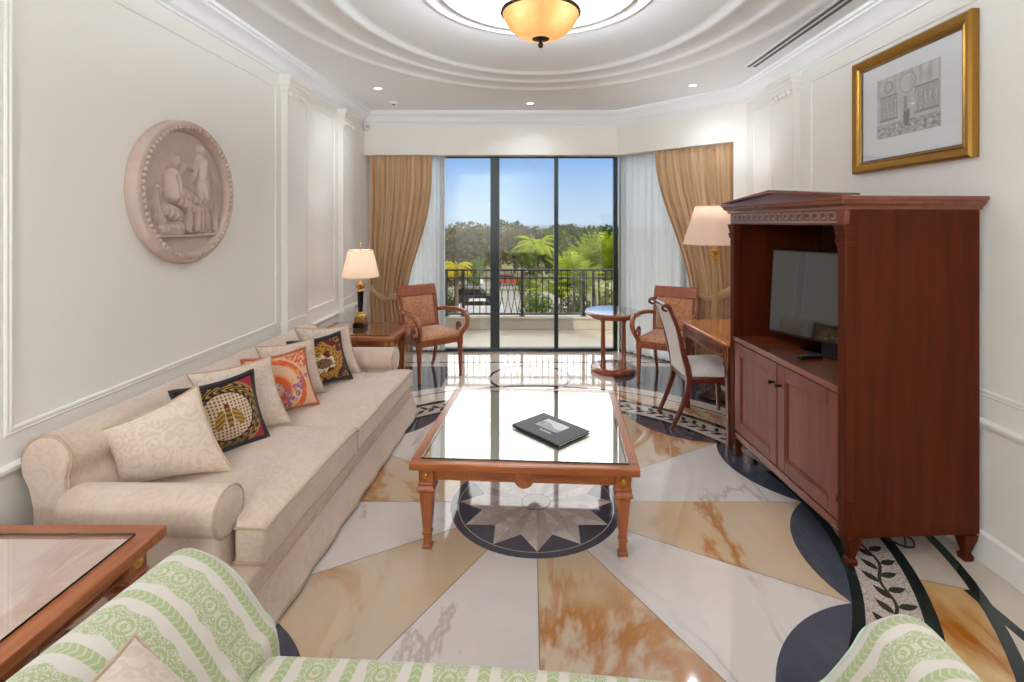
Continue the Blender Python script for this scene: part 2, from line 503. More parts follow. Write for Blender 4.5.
# cream and green striped damask, in metres of cloth: u across the stripes, v along them
n = NT('green_striped_damask')
_tc = n.n('ShaderNodeTexCoord'); _s = n.n('ShaderNodeSeparateXYZ'); n.t.links.new(_tc.outputs['UV'], _s.inputs[0])
_u = n.math('FRACT', n.math('DIVIDE', _s.outputs[0], 0.172))
_du = n.math('ABSOLUTE', n.math('SUBTRACT', _u, 0.5))           # 0 in the ornate stripe's middle, .5 in the leaf stripe's
_vv = n.math('PINGPONG', _s.outputs[1], 0.085)
_cb = n.n('ShaderNodeCombineXYZ'); n.put(_cb, 0, n.math('MULTIPLY', _du, 0.172)); n.put(_cb, 1, _vv)
_nz = n.noise(_cb.outputs[0], 38, 3, 0.5, 1.2)
_vo = n.voro(_cb.outputs[0], 60)
_pat = n.math('ADD', n.math('SINE', n.math('MULTIPLY', _nz, 34.0)), n.math('SINE', n.math('MULTIPLY', _vo, 20.0)))
_r = n.math('SQRT', n.math('ADD', n.math('POWER', n.math('MULTIPLY', _du, 0.172), 2.0), n.math('POWER', n.math('SUBTRACT', _vv, 0.03), 2.0)))
_ring = n.math('SINE', n.math('MULTIPLY', _r, 420.0))
_pat = n.math('ADD', _pat, n.math('MULTIPLY', _ring, n.rng(_r, 0.024, 0.034, 1.6, 0.0)))
_edge = n.math('ADD', _du, n.math('MULTIPLY', n.math('SINE', n.math('MULTIPLY', _s.outputs[1], 74.0)), 0.022))
_orn = n.math('MULTIPLY', n.rng(_edge, 0.235, 0.262, 1.0, 0.0), n.rng(_pat, -0.75, -0.1, 0.22, 1.0))
_lf = n.math('SUBTRACT', 0.5, _du)
_zig = n.math('ABSOLUTE', n.math('SUBTRACT', n.math('FRACT', n.math('ADD', n.math('MULTIPLY', _s.outputs[1], 55.0), n.math('MULTIPLY', _lf, 6.0))), 0.5))
_leaf = n.math('MULTIPLY', n.rng(_lf, 0.075, 0.095, 1.0, 0.0), n.rng(_zig, 0.08, 0.2, 0.45, 1.0))
_g = n.math('MULTIPLY', n.math('MAXIMUM', _orn, _leaf), 0.9)
_col = n.mix(_g, lin((214, 204, 194)), lin((162, 174, 116)))
M['green_stripe'] = n.done(n.principled(_col, 0.75, 0.0, n.bump(n.noise(_tc.outputs['UV'], 500, 2), 0.1, 0.002), Sheen_Weight=0.3, Specular_IOR_Level=0.25))
M['green_piping'] = plain('pale_green_piping', (196, 214, 190), 0.7)

def leafmat(name, c0, c1, scale=1.2):
    n = NT(name)
    f = n.noise(n.world(), scale, 4, 0.6)
    col = n.mix(n.rng(f, 0.3, 0.7), lin(c0), lin(c1))
    d = n.n('ShaderNodeBsdfDiffuse'); n.put(d, 0, col)
    t = n.n('ShaderNodeBsdfTranslucent'); n.put(t, 0, col)
    m1 = n.n('ShaderNodeMixShader'); m1.inputs[0].default_value = 0.3
    n.t.links.new(d.outputs[0], m1.inputs[1]); n.t.links.new(t.outputs[0], m1.inputs[2])
    return n.done(m1)
M['leaf_grey'] = leafmat('grey_green_leaves', (96, 92, 66), (132, 124, 92))
M['leaf_dark'] = leafmat('dark_green_leaves', (54, 72, 40), (92, 108, 60))
M['leaf_far'] = leafmat('far_tree_leaves', (72, 86, 62), (104, 112, 82), 0.3)
M['leaf_mid'] = leafmat('mid_green_leaves', (84, 112, 48), (128, 146, 66))
M['leaf_bright'] = leafmat('bright_palm_leaves', (122, 150, 36), (190, 200, 70))
M['leaf_yellow'] = leafmat('yellow_palm_leaves', (176, 158, 24), (214, 200, 62))
M['bark'] = plain('tree_bark', (112, 98, 82), 0.9, var=0.2, scale=4)
# ================================================================== THE ROOM
XL, XR, YB, YR = -2.0, 2.14, 6.03, -3.2      # left wall, right wall, bulkhead, rear wall
ZH, ZC = 2.41, 2.92                          # underside of bulkhead, ceiling
CX, CY = 0.035, 2.86                         # centre of the floor medallion and the ceiling oval

# ---------------- floor: inlaid marble
def annulus(mb, r0, r1, a0, a1, z, m, c=(CX, CY), seg=None):
    seg = seg or max(2, int(abs(a1 - a0) / radians(3)))
    vs = []; fs = []
    for i in range(seg + 1):
        a = a0 + (a1 - a0) * i / seg
        vs.append((c[0] + r0 * cos(a), c[1] + r0 * sin(a), z)); vs.append((c[0] + r1 * cos(a), c[1] + r1 * sin(a), z))
    for i in range(seg): fs.append((2 * i, 2 * i + 1, 2 * i + 3, 2 * i + 2))
    mb.add(vs, fs, m)
def flat(mb, pts, z, m): mb.add([(x, y, z) for x, y in pts], [tuple(range(len(pts)))], m)
def fdisc(mb, r, z, m, c, n=64): flat(mb, [(c[0] + r * cos(2 * pi * k / n), c[1] + r * sin(2 * pi * k / n)) for k in range(n)], z, m)
def pol(r, a): return (CX + r * cos(a), CY + r * sin(a))
FM = ['marble_pale', 'slate', 'marble_white', 'marble_gold', 'green_stone', 'mosaic', 'leaf_stone', 'marble_grey', 'joint', 'marble_rust']
PALE, SLATE, WHITE, GOLD, GREEN, MOS, LEAF, GREY, JOINT, RUST = range(10)
fl = MB()
E = 0.0004
z0, z1, z2, z3 = -3 * E, -2 * E, -E, 0.0
fl.bx(XL - 0.1, 2.45, YR - 0.1, 6.3, -0.2, z0, PALE)
flat(fl, [(-1.84, CY), (1.84, CY), (1.84, 5.54), (-1.84, 5.54)], z1, SLATE)                # dark spandrels at the back
flat(fl, [(-1.84, 0.1), (1.84, 0.1), (1.84, CY), (-1.84, CY)], z1, WHITE)
for x0, x1, y0, y1 in ((1.885, 1.93, 0.05, 2.175), (1.885, 1.93, 3.545, 5.72), (-1.93, -1.885, 0.05, 2.175), (-1.93, -1.885, 3.545, 5.72), (-1.885, 1.885, 5.69, 5.72), (-1.885, 1.885, 0.05, 0.09)):
    flat(fl, [(x0, y0), (x1, y0), (x1, y1), (x0, y1)], z3, GREEN)                          # border line
for y in (0.9, 2.17, 3.5, 4.9): 
    for x0, x1 in ((1.93, XR), (XL, -1.93)): flat(fl, [(x0, y - .002), (x1, y - .002), (x1, y + .002), (x0, y + .002)], z1, JOINT)
# the big rings
T = 2 * pi
def ring(r0, r1, m, z=z2): 
    for k in range(12): annulus(fl, r0, r1, k * T / 12, (k + 1) * T / 12, z, m)
ring(2.047, 2.18, PALE)
for k in range(12): annulus(fl, *((2.022, 2.042) if k < 6 else (2.0, 2.047)), k * T / 12, (k + 1) * T / 12, z2 + E / 2, GREEN)
ring(1.99, 2.05, PALE, z1 + E / 2)
for k in range(12):
    a = radians(-20 + 30 * k)
    annulus(fl, 1.82, 2.0, a, a + T / 12, z2, PALE if k in (0, 4, 8) else RUST if k % 4 == 3 else GOLD)
    p, q = pol(1.82, a), pol(2.0, a); t = (-sin(a) * .0025, cos(a) * .0025)
    flat(fl, [(p[0] - t[0], p[1] - t[1]), (q[0] - t[0], q[1] - t[1]), (q[0] + t[0], q[1] + t[1]), (p[0] + t[0], p[1] + t[1])], z3, JOINT)
ring(1.767, 1.82, GREEN)
ring(1.566, 1.767, MOS)
ring(1.52, 1.566, GREEN)
# twelve marble wedges, alternately honey and white, with dark scallops at the rim
for k in range(12):
    a0, a1 = radians(30 * k), radians(30 * (k + 1))
    annulus(fl, 0.483, 1.52, a0, a1, z2, GOLD if k % 2 else WHITE)
    t = (-sin(a0) * .0022, cos(a0) * .0022); p, q = pol(.483, a0), pol(1.52, a0)
    flat(fl, [(p[0] - t[0], p[1] - t[1]), (q[0] - t[0], q[1] - t[1]), (q[0] + t[0], q[1] + t[1]), (p[0] + t[0], p[1] + t[1])], z3, JOINT)
    am = (a0 + a1) / 2
    half = 1.52 * sin(radians(15)); sag = 1.52 * cos(radians(15)) - 1.335
    R = (half * half + sag * sag) / (2 * sag); dc = 1.335 + R
    b = math.asin(half / R)
    inner = [pol(1, 0)] * 0
    for i in range(17):
        t_ = -b + 2 * b * i / 16
        rr, tt = dc - R * cos(t_), R * sin(t_)
        inner.append((CX + rr * cos(am) - tt * sin(am), CY + rr * sin(am) + tt * cos(am)))
    outer = [pol(1.52, a1 - (a1 - a0) * i / 16) for i in range(17)]
    vs = []; fs = []
    for i in range(17): vs += [(*inner[i], z3), (*outer[16 - i], z3)]
    for i in range(16): fs.append((2 * i, 2 * i + 1, 2 * i + 3, 2 * i + 2))
    fl.add(vs, fs, SLATE)
# medallion: dark disc with a twelve-pointed star of split facets
fdisc(fl, 0.483, z2, SLATE, (CX, CY))
annulus(fl, 0.436, 0.441, 0, T, z3, GREY, seg=120)
for k in range(12):
    at = radians(30 * k); al = at - radians(15); ar = at + radians(15)
    o = (CX, CY)
    flat(fl, [o, pol(.31, al), pol(.434, at)], z3, WHITE)
    flat(fl, [o, pol(.434, at), pol(.31, ar)], z3, GREY)
fdisc(fl, 0.085, z3 + E, SLATE, (CX, CY)); fdisc(fl, 0.078, z3 + 2 * E, GREY, (CX, CY))
# vine in the mosaic band
nst = 420
def vine_r(a): return 1.667 + 0.016 * sin(a * 36)
vs = []; fs = []
for i in range(nst):
    a = T * i / nst
    vs += [(*pol(vine_r(a) - .007, a), z3), (*pol(vine_r(a) + .007, a), z3)]
for i in range(nst): 
    j = (i + 1) % nst
    fs.append((2 * i, 2 * i + 1, 2 * j + 1, 2 * j))
fl.add(vs, fs, LEAF)
nl = 110
for i in range(nl):
    for sgn in (1, -1):
        a = T * (i + (0.5 if sgn > 0 else 0.0)) / nl
        base = Vector(pol(vine_r(a) + sgn * .006, a))
        rad = Vector((cos(a), sin(a))); tan = Vector((-sin(a), cos(a)))
        d = (rad * sgn * 0.66 + tan * (0.75 if sgn < 0 else 0.45)).normalized(); nrm = Vector((-d.y, d.x))
        L, W = 0.088, 0.019
        pts = [base + d * (L * t) + nrm * (W * sin(pi * t ** .8) * s) for s, ts in ((1, (0, .15, .35, .55, .75, .9, 1)), (-1, (.9, .75, .55, .35, .15))) for t in ts]
        flat(fl, [tuple(p) for p in pts], z3 + E / 2, LEAF)
# small roundel by the window
C2 = (0.0, 5.15)
flat(fl, [(-.86, 4.8), (.86, 4.8), (.86, 5.54), (-.86, 5.54)], z1 + E / 2, PALE)
annulus(fl, 0.66, 0.672, 0, T, z3, GREY, C2, 64)
annulus(fl, 0.40, 0.435, 0, T, z3, SLATE, C2, 64)
floor = struct(fl.build('floor', [M[k] for k in FM], smooth=0, fix=False), 'polished marble floor inlaid with a star medallion, honey and white wedges and a vine ring')

# ---------------- walls
def wall(name, bxs, mat='wall', label=None):
    mb = MB()
    for b in bxs: mb.bx(*b)
    return struct(mb.build(name, M[mat], smooth=0), label)
wall('wall_left', [(XL - .14, XL, YR - .14, 6.32, 0, 3.2)])
mb = MB(); mb.prism([(XR, YR - .14), (XR + .3, YR - .14), (XR + .3, 4.98), (2.20, 5.17), (2.04, 5.012), (XR, 4.93)], 0, 3.2)
struct(mb.build('wall_right', M['wall'], smooth=0))
wall('wall_rear', [(XL, XR, YR - .14, YR, 0, 3.2)])
# bulkhead over the window with its angled right end
mb = MB()
mb.prism([(XL, YB), (1.05, YB), (XR, 4.93), (2.42, 4.93), (2.42, 5.08), (1.17, 6.32), (XL, 6.32)], ZH, 3.2)
struct(mb.build('wall_back', M['wall'], smooth=0))

# ---------------- cornice, baseboards, chair rails, panel mouldings, pilasters
def sweep(mb, path, prof, closed=False, m=0):
    """prof: (distance into the room, z); the room lies on the left of the path"""
    P = [Vector(p) for p in path]; N = len(P); rings = []
    for i in range(N):
        a = P[i - 1] if (i > 0 or closed) else None
        b = P[(i + 1) % N] if (i < N - 1 or closed) else None
        d1 = (P[i] - a).normalized() if a is not None else None
        d2 = (b - P[i]).normalized() if b is not None else None
        n1 = Vector((-d1.y, d1.x)) if d1 else None; n2 = Vector((-d2.y, d2.x)) if d2 else None
        nn = n1 if n2 is None else (n2 if n1 is None else None)
        if nn is None:
            nn = (n1 + n2).normalized(); nn = nn / max(0.2, nn.dot(n1))
        rings.append([(P[i].x + nn.x * o, P[i].y + nn.y * o, z) for o, z in prof])
    if closed: rings.append(rings[0])
    mb.loft(rings, m, caps=not closed, closed=False)
ROOM = [(XR, YR), (XR, 4.93), (1.05, YB), (XL, YB), (XL, YR)]
CORN = [(0, 2.775), (.012, 2.775), (.014, 2.79), (.03, 2.80), (.036, 2.815), (.05, 2.84), (.075, 2.868), (.10, 2.878), (.104, 2.893), (.118, 2.896), (.12, ZC)]
mb = MB(); sweep(mb, ROOM, CORN, True)
struct(mb.build('trim_1', M['ceil'], smooth=50, fix=False), 'white ceiling cornice around the room')
BASE = [(.0, 0), (.018, 0), (.018, .105), (.014, .118), (.014, .13), (.006, .142), (0, .145)]
mb = MB(); sweep(mb, [(XR, YR), (XR, 4.93)], BASE); struct(mb.build('baseboard_right', M['trim'], smooth=30, fix=False))
mb = MB(); sweep(mb, [(XL, 6.0), (XL, YR)], BASE); struct(mb.build('baseboard_left', M['trim'], smooth=30, fix=False))
RAIL = [(0, .625), (.008, .627), (.012, .64), (.022, .648), (.024, .662), (.016, .668), (.006, .672), (0, .674)]
tn = [1]
def trim(mb, label=None, smooth=35, mat='trim'):
    tn[0] += 1
    return struct(mb.build('trim_%d' % tn[0], M[mat], smooth=smooth, fix=True), label)
mb = MB(); sweep(mb, [(XR, YR), (XR, 4.93)], RAIL); trim(mb, 'chair rail on the right wall')
mb = MB(); sweep(mb, [(XL, 6.0), (XL, YR)], RAIL); trim(mb, 'chair rail on the left wall')
def panel(x, sgn, y0, y1, zz0=.78, zz1=2.69):
    """raised rectangular moulding on a side wall"""
    mb = MB(); rings = []
    prof = [(0, 0), (0, .004), (.006, .008), (.014, .006), (.02, .010), (.028, .009), (.032, 0)]
    for cy, cz, sy, sz in ((y0, zz0, 1, 1), (y1, zz0, -1, 1), (y1, zz1, -1, -1), (y0, zz1, 1, -1)):
        rings.append([(x + sgn * h, cy + sy * o, cz + sz * o) for o, h in prof])
    rings.append(rings[0])
    mb.loft(rings, 0, caps=False, closed=False)
    trim(mb, 'rectangular wall panel moulding')
for y0, y1 in ((-2.9, 1.76), (1.90, 3.95), (4.47, 5.13)): panel(XL, 1, y0, y1)
for y0, y1 in ((-2.9, 1.2), (1.34, 3.82), (4.42, 4.80)): panel(XR, -1, y0, y1)
def pilaster(x, sgn, y0, y1):
    mb = MB()
    def b(o, ya, yb, za, zb): mb.bx(min(x, x + sgn * o), max(x, x + sgn * o), ya, yb, za, zb)
    b(.05, y0, y1, .145, 2.66)
    for o, e, za, zb in ((.065, .012, .625, .70), (.07, .018, .64, .675), (.06, .01, .76, .80), (.058, .008, 2.60, 2.615), (.064, .014, 2.655, 2.67), (.07, .02, 2.67, 2.70), (.085, .035, 2.70, 2.735), (.1, .045, 2.735, 2.775), (.062, .01, 0, .145)):
        b(o, y0 - e, y1 + e, za, zb)
    for k in range(5):                                            # carved leaves on the capital
        yy = y0 + (y1 - y0) * (k + .5) / 5
        mb.lathe([(0.0, -.03), (.02, -.015), (.024, 0), (.012, .022), (.0, .03)], (x + sgn * .062, yy, 2.64), 8)
    trim(mb, 'fluted pilaster with a moulded capital', 30)
pilaster(XL, 1, 4.02, 4.32); pilaster(XL, 1, 5.22, 5.50)
pilaster(XR, -1, 3.97, 4.30)

# ---------------- ceiling with a stepped oval
AX, AY = 1.75, 2.12
OC = (0.05, 2.9)
mb = MB(); N = 128
steps = [(0, ZC), (.008, 2.908), (.03, 2.902), (.055, 2.906), (.07, 2.93), (.10, 2.936), (.24, 2.94), (.25, 2.926), (.275, 2.92), (.30, 2.926), (.315, 2.95), (.34, 2.956), (.47, 2.958), (.48, 2.944), (.505, 2.938), (.53, 2.944), (.55, 2.972), (.6, 2.98)]
rings = []
outer = []
x0, x1, y0, y1 = XL - .05, 2.42, YR - .05, 6.3
for k in range(N):
    a = 2 * pi * k / N; dx, dy = cos(a), sin(a)
    t = min(((x1 - OC[0]) / dx if dx > 1e-9 else (x0 - OC[0]) / dx if dx < -1e-9 else 1e9), ((y1 - OC[1]) / dy if dy > 1e-9 else (y0 - OC[1]) / dy if dy < -1e-9 else 1e9))
    outer.append((OC[0] + dx * t, OC[1] + dy * t, ZC))
rings.append(outer)
for d, z in steps:
    z = ZC + (z - ZC) * .3
    rings.append([(OC[0] + (AX - d) * cos(2 * pi * k / N), OC[1] + (AY - d) * sin(2 * pi * k / N), z) for k in range(N)])
mb.loft(rings, 0, caps=False)
mb.add(rings[-1], [tuple(range(N))])
for cx_, cy_ in ((x0, y0), (x1, y0), (x1, y1), (x0, y1)):           # fill the outer corners
    ks = sorted(range(N), key=lambda k: (outer[k][0] - cx_) ** 2 + (outer[k][1] - cy_) ** 2)[:2]
    mb.add([outer[ks[0]], outer[ks[1]], (cx_, cy_, ZC)], [(0, 1, 2)])
mb.bx(x0 - .05, x1, y0 - .05, y1 + .02, 3.02, 3.2)
struct(mb.build('ceiling', M['ceil'], smooth=25, fix=False), 'white ceiling with a stepped oval recess')
mb = MB()
mb.lathe([(.70, 2.946), (.69, 2.934), (.665, 2.931), (.65, 2.938), (.60, 2.939), (.59, 2.931), (.565, 2.929), (.55, 2.937), (.40, 2.939), (.38, 2.931), (.34, 2.929), (.2, 2.929)], (OC[0], OC[1], 0), 72)
trim(mb, 'round plaster ceiling rose', 40, 'ceil')

# ---------------- windows: sliding doors, angled side window, rear window
def window(name, label, frames, panes):
    mb = MB()
    for f in frames: mb.box(*f)
    w_ = struct(mb.build(name, M['frame_dark'], bevel=.004, smooth=0), label)
    for i, (a, b, z0_, z1_) in enumerate(panes):
        g = MB(); a = Vector(a); b = Vector(b); d = (b - a).normalized(); nn = Vector((-d.y, d.x)) * .003
        g.prism([tuple(a - nn), tuple(b - nn), tuple(b + nn), tuple(a + nn)], z0_, z1_)
        g.build('pane', M['glass'], w_, smooth=0)
    return w_
YW = 6.22
fr = [((-.45, YW, .02), (3.0, .09, .04)), ((-.45, YW, 2.402), (3.0, .06, .016))]
for x, wd in ((-1.92, .07), (-1.09, .03), (-.435, .11), (.325, .05), (1.06, .05)):
    fr.append(((x, YW, 1.2), (wd, .08, 2.4)))
w1 = window('window_1', 'dark framed sliding glass doors to the balcony', fr, [((-1.89, YW), (-1.1, YW), .03, 2.40), ((-1.08, YW), (-.49, YW), .03, 2.40), ((-.38, YW), (.30, YW), .03, 2.40), ((.35, YW), (1.04, YW), .03, 2.40)])
mb = MB(); mb.bx(-.455, -.415, YW - .075, YW - .04, .93, 1.13); mb.bx(-.447, -.423, YW - .1, YW - .075, .96, 1.1)
mb.build('handle', M['black'], w1, bevel=.004)
ang = atan2(4.98 - 6.2, 2.38 - 1.13)
p0, p1 = Vector((1.12, 6.22)), Vector((2.37, 5.0)); dv = (p1 - p0).normalized(); LN = (p1 - p0).length
fr = []
for z, hh_ in ((.02, .04), (2.402, .016)): q = (p0 + p1) / 2; fr.append(((q.x, q.y, z), (LN, .06, hh_), 0, ang))
for t in (.02, .5, .98): q = p0 + dv * LN * t; fr.append(((q.x, q.y, 1.2), (.05, .08, 2.4), 0, ang))
a_, m_, b_ = p0 + dv * LN * .035, p0 + dv * LN * .5, p0 + dv * LN * .965
window('window_2', 'angled glass side panel behind the white voile', fr, [(tuple(a_), tuple(m_ - dv * .03), .03, 2.40), (tuple(m_ + dv * .03), tuple(b_), .03, 2.40)])
# ---------------- balcony
mb = MB(); mb.bx(-3.2, 3.6, 6.3, 7.75, -.25, -.01); mb.bx(-3.2, 3.6, 6.26, 6.31, -.25, 0.0)
struct(mb.build('balcony_floor', M['balcony_tile'], smooth=0), 'pale tiled balcony floor')
mb = MB(); mb.bx(-3.2, 3.6, 7.48, 7.72, -.01, .15); mb.bx(-3.2, 3.6, 7.45, 7.75, .15, .175)
struct(mb.build('balcony_kerb', M['balcony_tile'], bevel=.01, smooth=0), 'low cream kerb along the balcony edge')
YRL = 7.58
rl = thing('balcony_railing', 'black iron railing along the balcony edge outside the glass doors', 'railing', (0, YRL, .175))
mb = MB(); mb.bx(-3.1, 3.5, -.022, .022, .685, .71); mb.build('top_rail', M['rail'], rl, smooth=0)
mb = MB(); mb.bx(-3.1, 3.5, -.018, .018, .565, .59); mb.build('middle_rail', M['rail'], rl, smooth=0)
mb = MB(); mb.bx(-3.1, 3.5, -.018, .018, .02, .045); mb.build('bottom_rail', M['rail'], rl, smooth=0)
for x in (-1.95, -1.27, -1.01, -.12, .81, .96, 1.75, 2.6):
    mb = MB(); mb.bx(x - .02, x + .02, -.02, .02, 0, .71); mb.box((x, 0, .004), (.09, .07, .008)); mb.build('post', M['rail'], rl, smooth=0)
x = -1.9
while x < 2.6:
    if min(abs(x - q) for q in (-1.95, -1.27, -1.01, -.12, .81, .96, 1.75, 2.6)) > .035:
        mb = MB(); mb.bx(x - .006, x + .006, -.006, .006, .59, .685)
        if -.62 < x < -.15:                                            # crossed diamond bars
            for s in (1, -1): mb.tube([(x, 0, .045), (x + s * .05, 0, .31), (x, 0, .575)], .006, 6)
        else: mb.bx(x - .006, x + .006, -.006, .006, .04, .57)
        mb.build('baluster', M['rail'], rl, smooth=0)
    x += .095

# ================================================================== OUTSIDE
GZ = -7.0
mb = MB(); mb.bx(-120, 140, 8.5, 420, GZ - .3, GZ)
struct(mb.build('ground', plain('dry_grass', (120, 116, 76), 0.9, var=.2, scale=.4), smooth=0), 'dry grassy ground beyond the balcony')
mb = MB(); mb.bx(-30, 6, 30, 62, GZ, GZ + .03); mb.bx(-40, 60, 64, 72, GZ, GZ + .03)
struct(mb.build('road', plain('pale_road', (160, 157, 152), 0.9, var=.06, scale=.6), smooth=0), 'pale concrete car park and road below the balcony')

import numpy as np
RNG = np.random.default_rng(5)
def leaves(name, clusters, count, size, mat, parent):
    """clusters: (centre, radii); leaf blades scattered towards the outside of each"""
    V = []; F = []
    tot = sum(r[0] * r[1] for c, r in clusters)
    for c, r in clusters:
        k = max(20, int(count * r[0] * r[1] / tot))
        d = RNG.normal(size=(k, 3)); d /= np.linalg.norm(d, axis=1)[:, None]
        rad = RNG.random(k) ** .4
        p = np.array(c) + d * rad[:, None] * np.array(r)
        u = RNG.normal(size=(k, 3)); u /= np.linalg.norm(u, axis=1)[:, None]
        w_ = np.cross(u, RNG.normal(size=(k, 3))); w_ /= np.linalg.norm(w_, axis=1)[:, None]
        s = size * (.6 + .8 * RNG.random(k))[:, None]
        q = np.stack([p - u * s, p + w_ * s * .45, p + u * s, p - w_ * s * .45], 1).reshape(-1, 3)
        b = len(V) and sum(len(v) for v in V)
        V.append(q); F.append(np.arange(k * 4).reshape(-1, 4) + b)
    V = np.concatenate(V); F = np.concatenate(F)
    me = bpy.data.meshes.new(name); me.from_pydata(V.tolist(), [], F.tolist()); me.materials.append(M[mat])
    o = bpy.data.objects.new(name, me); COL.objects.link(o); o.parent = parent
    return o
def tree(label, x, y, h, wd, mat, count, size, loose=False, group=None, leafy=1.0, low=.35):
    t = thing('tree', label, 'tree', (x, y, GZ), 0, group)
    tb = MB(); cl = []
    th = h * .45
    tb.tube([(0, 0, 0), (.1, 0, th * .5), (0, .1, th)], [.03 * h, .024 * h, .018 * h], 8)
    nb = 11 if loose else 8
    for k in range(nb):
        a = 2 * pi * k / nb + random.random(); rr = wd * .5 * (.35 + .5 * random.random())
        e = Vector((cos(a) * rr, sin(a) * rr * .8, h * (low + (1 - low) * (.2 + .6 * random.random()))))
        tb.tube([(0, 0, th * (.6 + .4 * random.random())), e * .6 + Vector((0, 0, .1 * h)), e], [.013 * h, .008 * h, .003 * h], 6)
        cl.append((tuple(e), (wd * .24, wd * .24, h * (1 - low) * .26)))
    cl.append(((0, 0, h * .78), (wd * .3, wd * .3, h * .2)))
    tb.build('trunk', M['bark'], t)
    leaves('foliage', cl, int(count * leafy), size, mat, t)
    return t
def palm(label, x, y, h, fr_len, mat, nf=16, group=None, droop=1.0, stems=((0, 0),), name='palm', up=.3):
    t = thing(name, label, 'palm', (x, y, GZ), 0, group)
    for sx, sy in stems:
        hh = h * (.82 + .18 * random.random()) if len(stems) > 1 else h
        tb = MB(); tb.tube([(sx * .3, sy * .3, 0), (sx * .7, sy * .7, hh * .5), (sx, sy, hh)], [.13, .1, .08], 8); tb.build('trunk', M['bark'], t)
        V = []; F = []
        for k in range(nf):
            a = 2 * pi * k / nf + random.random() * .5; el = up + .8 * random.random()
            prev = Vector((sx, sy, hh)); d = Vector((cos(a) * cos(el), sin(a) * cos(el), sin(el)))
            side = Vector((-sin(a), cos(a), 0)); n_ = 12
            for i in range(n_):
                p = prev + d * (fr_len / n_)
                for s in (1, -1):
                    L = fr_len * .30 * sin(pi * (i + 1.2) / (n_ + 1.4))
                    tip = p + side * s * L * .8 + d * L * .4 + Vector((0, 0, -L * .45 * droop))
                    b = len(V); V += [tuple(prev), tuple(p), tuple(tip)]; F.append((b, b + 1, b + 2))
                prev = p; d = (d + Vector((0, 0, -.16 * droop))).normalized()
        me = bpy.data.meshes.new('fronds'); me.from_pydata(V, [], F); me.materials.append(M[mat])
        o = bpy.data.objects.new('fronds', me); COL.objects.link(o); o.parent = t
    return t
tree('large grey-brown thinly leaved tree at the left, seen through the first glass panel', -9.2, 76, 8.9, 11.0, 'leaf_grey', 3800, .30, True, low=.15)
tree('grey-green tree just right of the thick door mullion, in front of the far woods', -2.6, 84, 8.0, 8.0, 'leaf_grey', 2800, .32, True, low=.15)
tree('rounded dark green tree top rising above the left panel tree', -5.6, 112, 9.0, 7.0, 'leaf_dark', 1600, .4)
tree('mid green tree behind the single tall palm', 4.6, 94, 7.6, 7.0, 'leaf_mid', 2200, .36, low=.1)
tree('dark green tree behind the right-hand palm clump', 10.0, 134, 8.4, 12.0, 'leaf_far', 2400, .42, low=.2)
tree('dark green tree at the far right edge of the glass doors', 19.0, 104, 8.0, 9.0, 'leaf_dark', 2200, .42, low=.1)
tree('low green tree between the mullions, behind the parked cars', -7.0, 62, 4.0, 3.0, 'leaf_mid', 1300, .26, low=.2)
tree('low olive tree behind the left yellow palm', -10.2, 58, 4.0, 4.6, 'leaf_grey', 1300, .26, low=.1)
tree('low dark tree beyond the single tall palm', 1.6, 70, 5.0, 5.5, 'leaf_dark', 1500, .3, low=.1)
# far woodland on the skyline: nobody could count its trees
cl = [((x, 158 + 14 * random.random(), GZ + 2.7 + random.random() * 2.0), (5.5, 4, 3.4)) for x in range(-50, 62, 5)]
cl += [((x, 118 + 8 * random.random(), GZ + 2.2 + random.random()), (4.5, 3, 2.6)) for x in range(-34, 46, 5)]
wd_ = leaves('woodland', cl, 9000, .7, 'leaf_far', None)
tag(wd_, 'distant line of dark woodland along the skyline', 'woods', kind='stuff')
palm('single tall palm between the two mullions', .55, 46, 6.3, 2.4, 'leaf_bright', 24, droop=.9)
palm('shorter palm with narrow crown left of the tall palm', -.6, 50, 5.2, 2.0, 'leaf_mid', 16)
palm('bright yellow palm crown at the left edge of the glass, above the railing', -3.8, 26, 6.2, 1.0, 'leaf_yellow', 24, droop=1.2)
palm('dense yellow-green palm clump right of the thin mullion', 2.3, 29, 5.0, 2.2, 'leaf_bright', 20, stems=((-.5, 0), (.3, .4), (.7, -.3), (0, .9)), droop=.6, up=.75)
palm('dense yellow-green palm clump at the right edge of the glass, beside the voile', 5.0, 33, 5.4, 2.6, 'leaf_bright', 22, stems=((-.9, 0), (.2, .4), (.8, -.3), (0, -.5), (-.4, .8)), droop=.6, up=.75)
palm('short palm low behind the railing, under the yellow-green clumps', 2.9, 27, 3.4, 1.5, 'leaf_mid', 20, stems=((0, 0), (.5, .2)), droop=.9)
def bush(label, x, y, h, wd, mat, cnt):
    t = thing('shrub', label, 'shrub', (x, y, GZ))
    tb = MB()
    for k in range(5): tb.tube([(0, 0, 0), (cos(k * 1.3) * wd * .25, sin(k * 1.3) * wd * .25, h * .6)], [.05, .02], 6)
    tb.build('stem', M['bark'], t)
    leaves('foliage', [((cos(k) * wd * .28, sin(k * 2.1) * wd * .2, h * (.45 + .1 * (k % 3))), (wd * .3, wd * .3, h * .42)) for k in range(7)], cnt, .16, mat, t)
bush('dark green shrub below the single tall palm', .6, 43, 2.6, 2.8, 'leaf_mid', 900)
bush('dark shrub low behind the railing at the right', 3.6, 40, 3.0, 2.6, 'leaf_dark', 900)
bush('shrub under the right edge palm clump', 6.6, 38, 3.6, 3.0, 'leaf_mid', 900)
bush('small shrub beside the left yellow palm', -7.5, 44, 2.6, 2.0, 'leaf_dark', 600)
bush('shrub between the red car and the palms', -.2, 58, 2.4, 3.0, 'leaf_mid', 700)

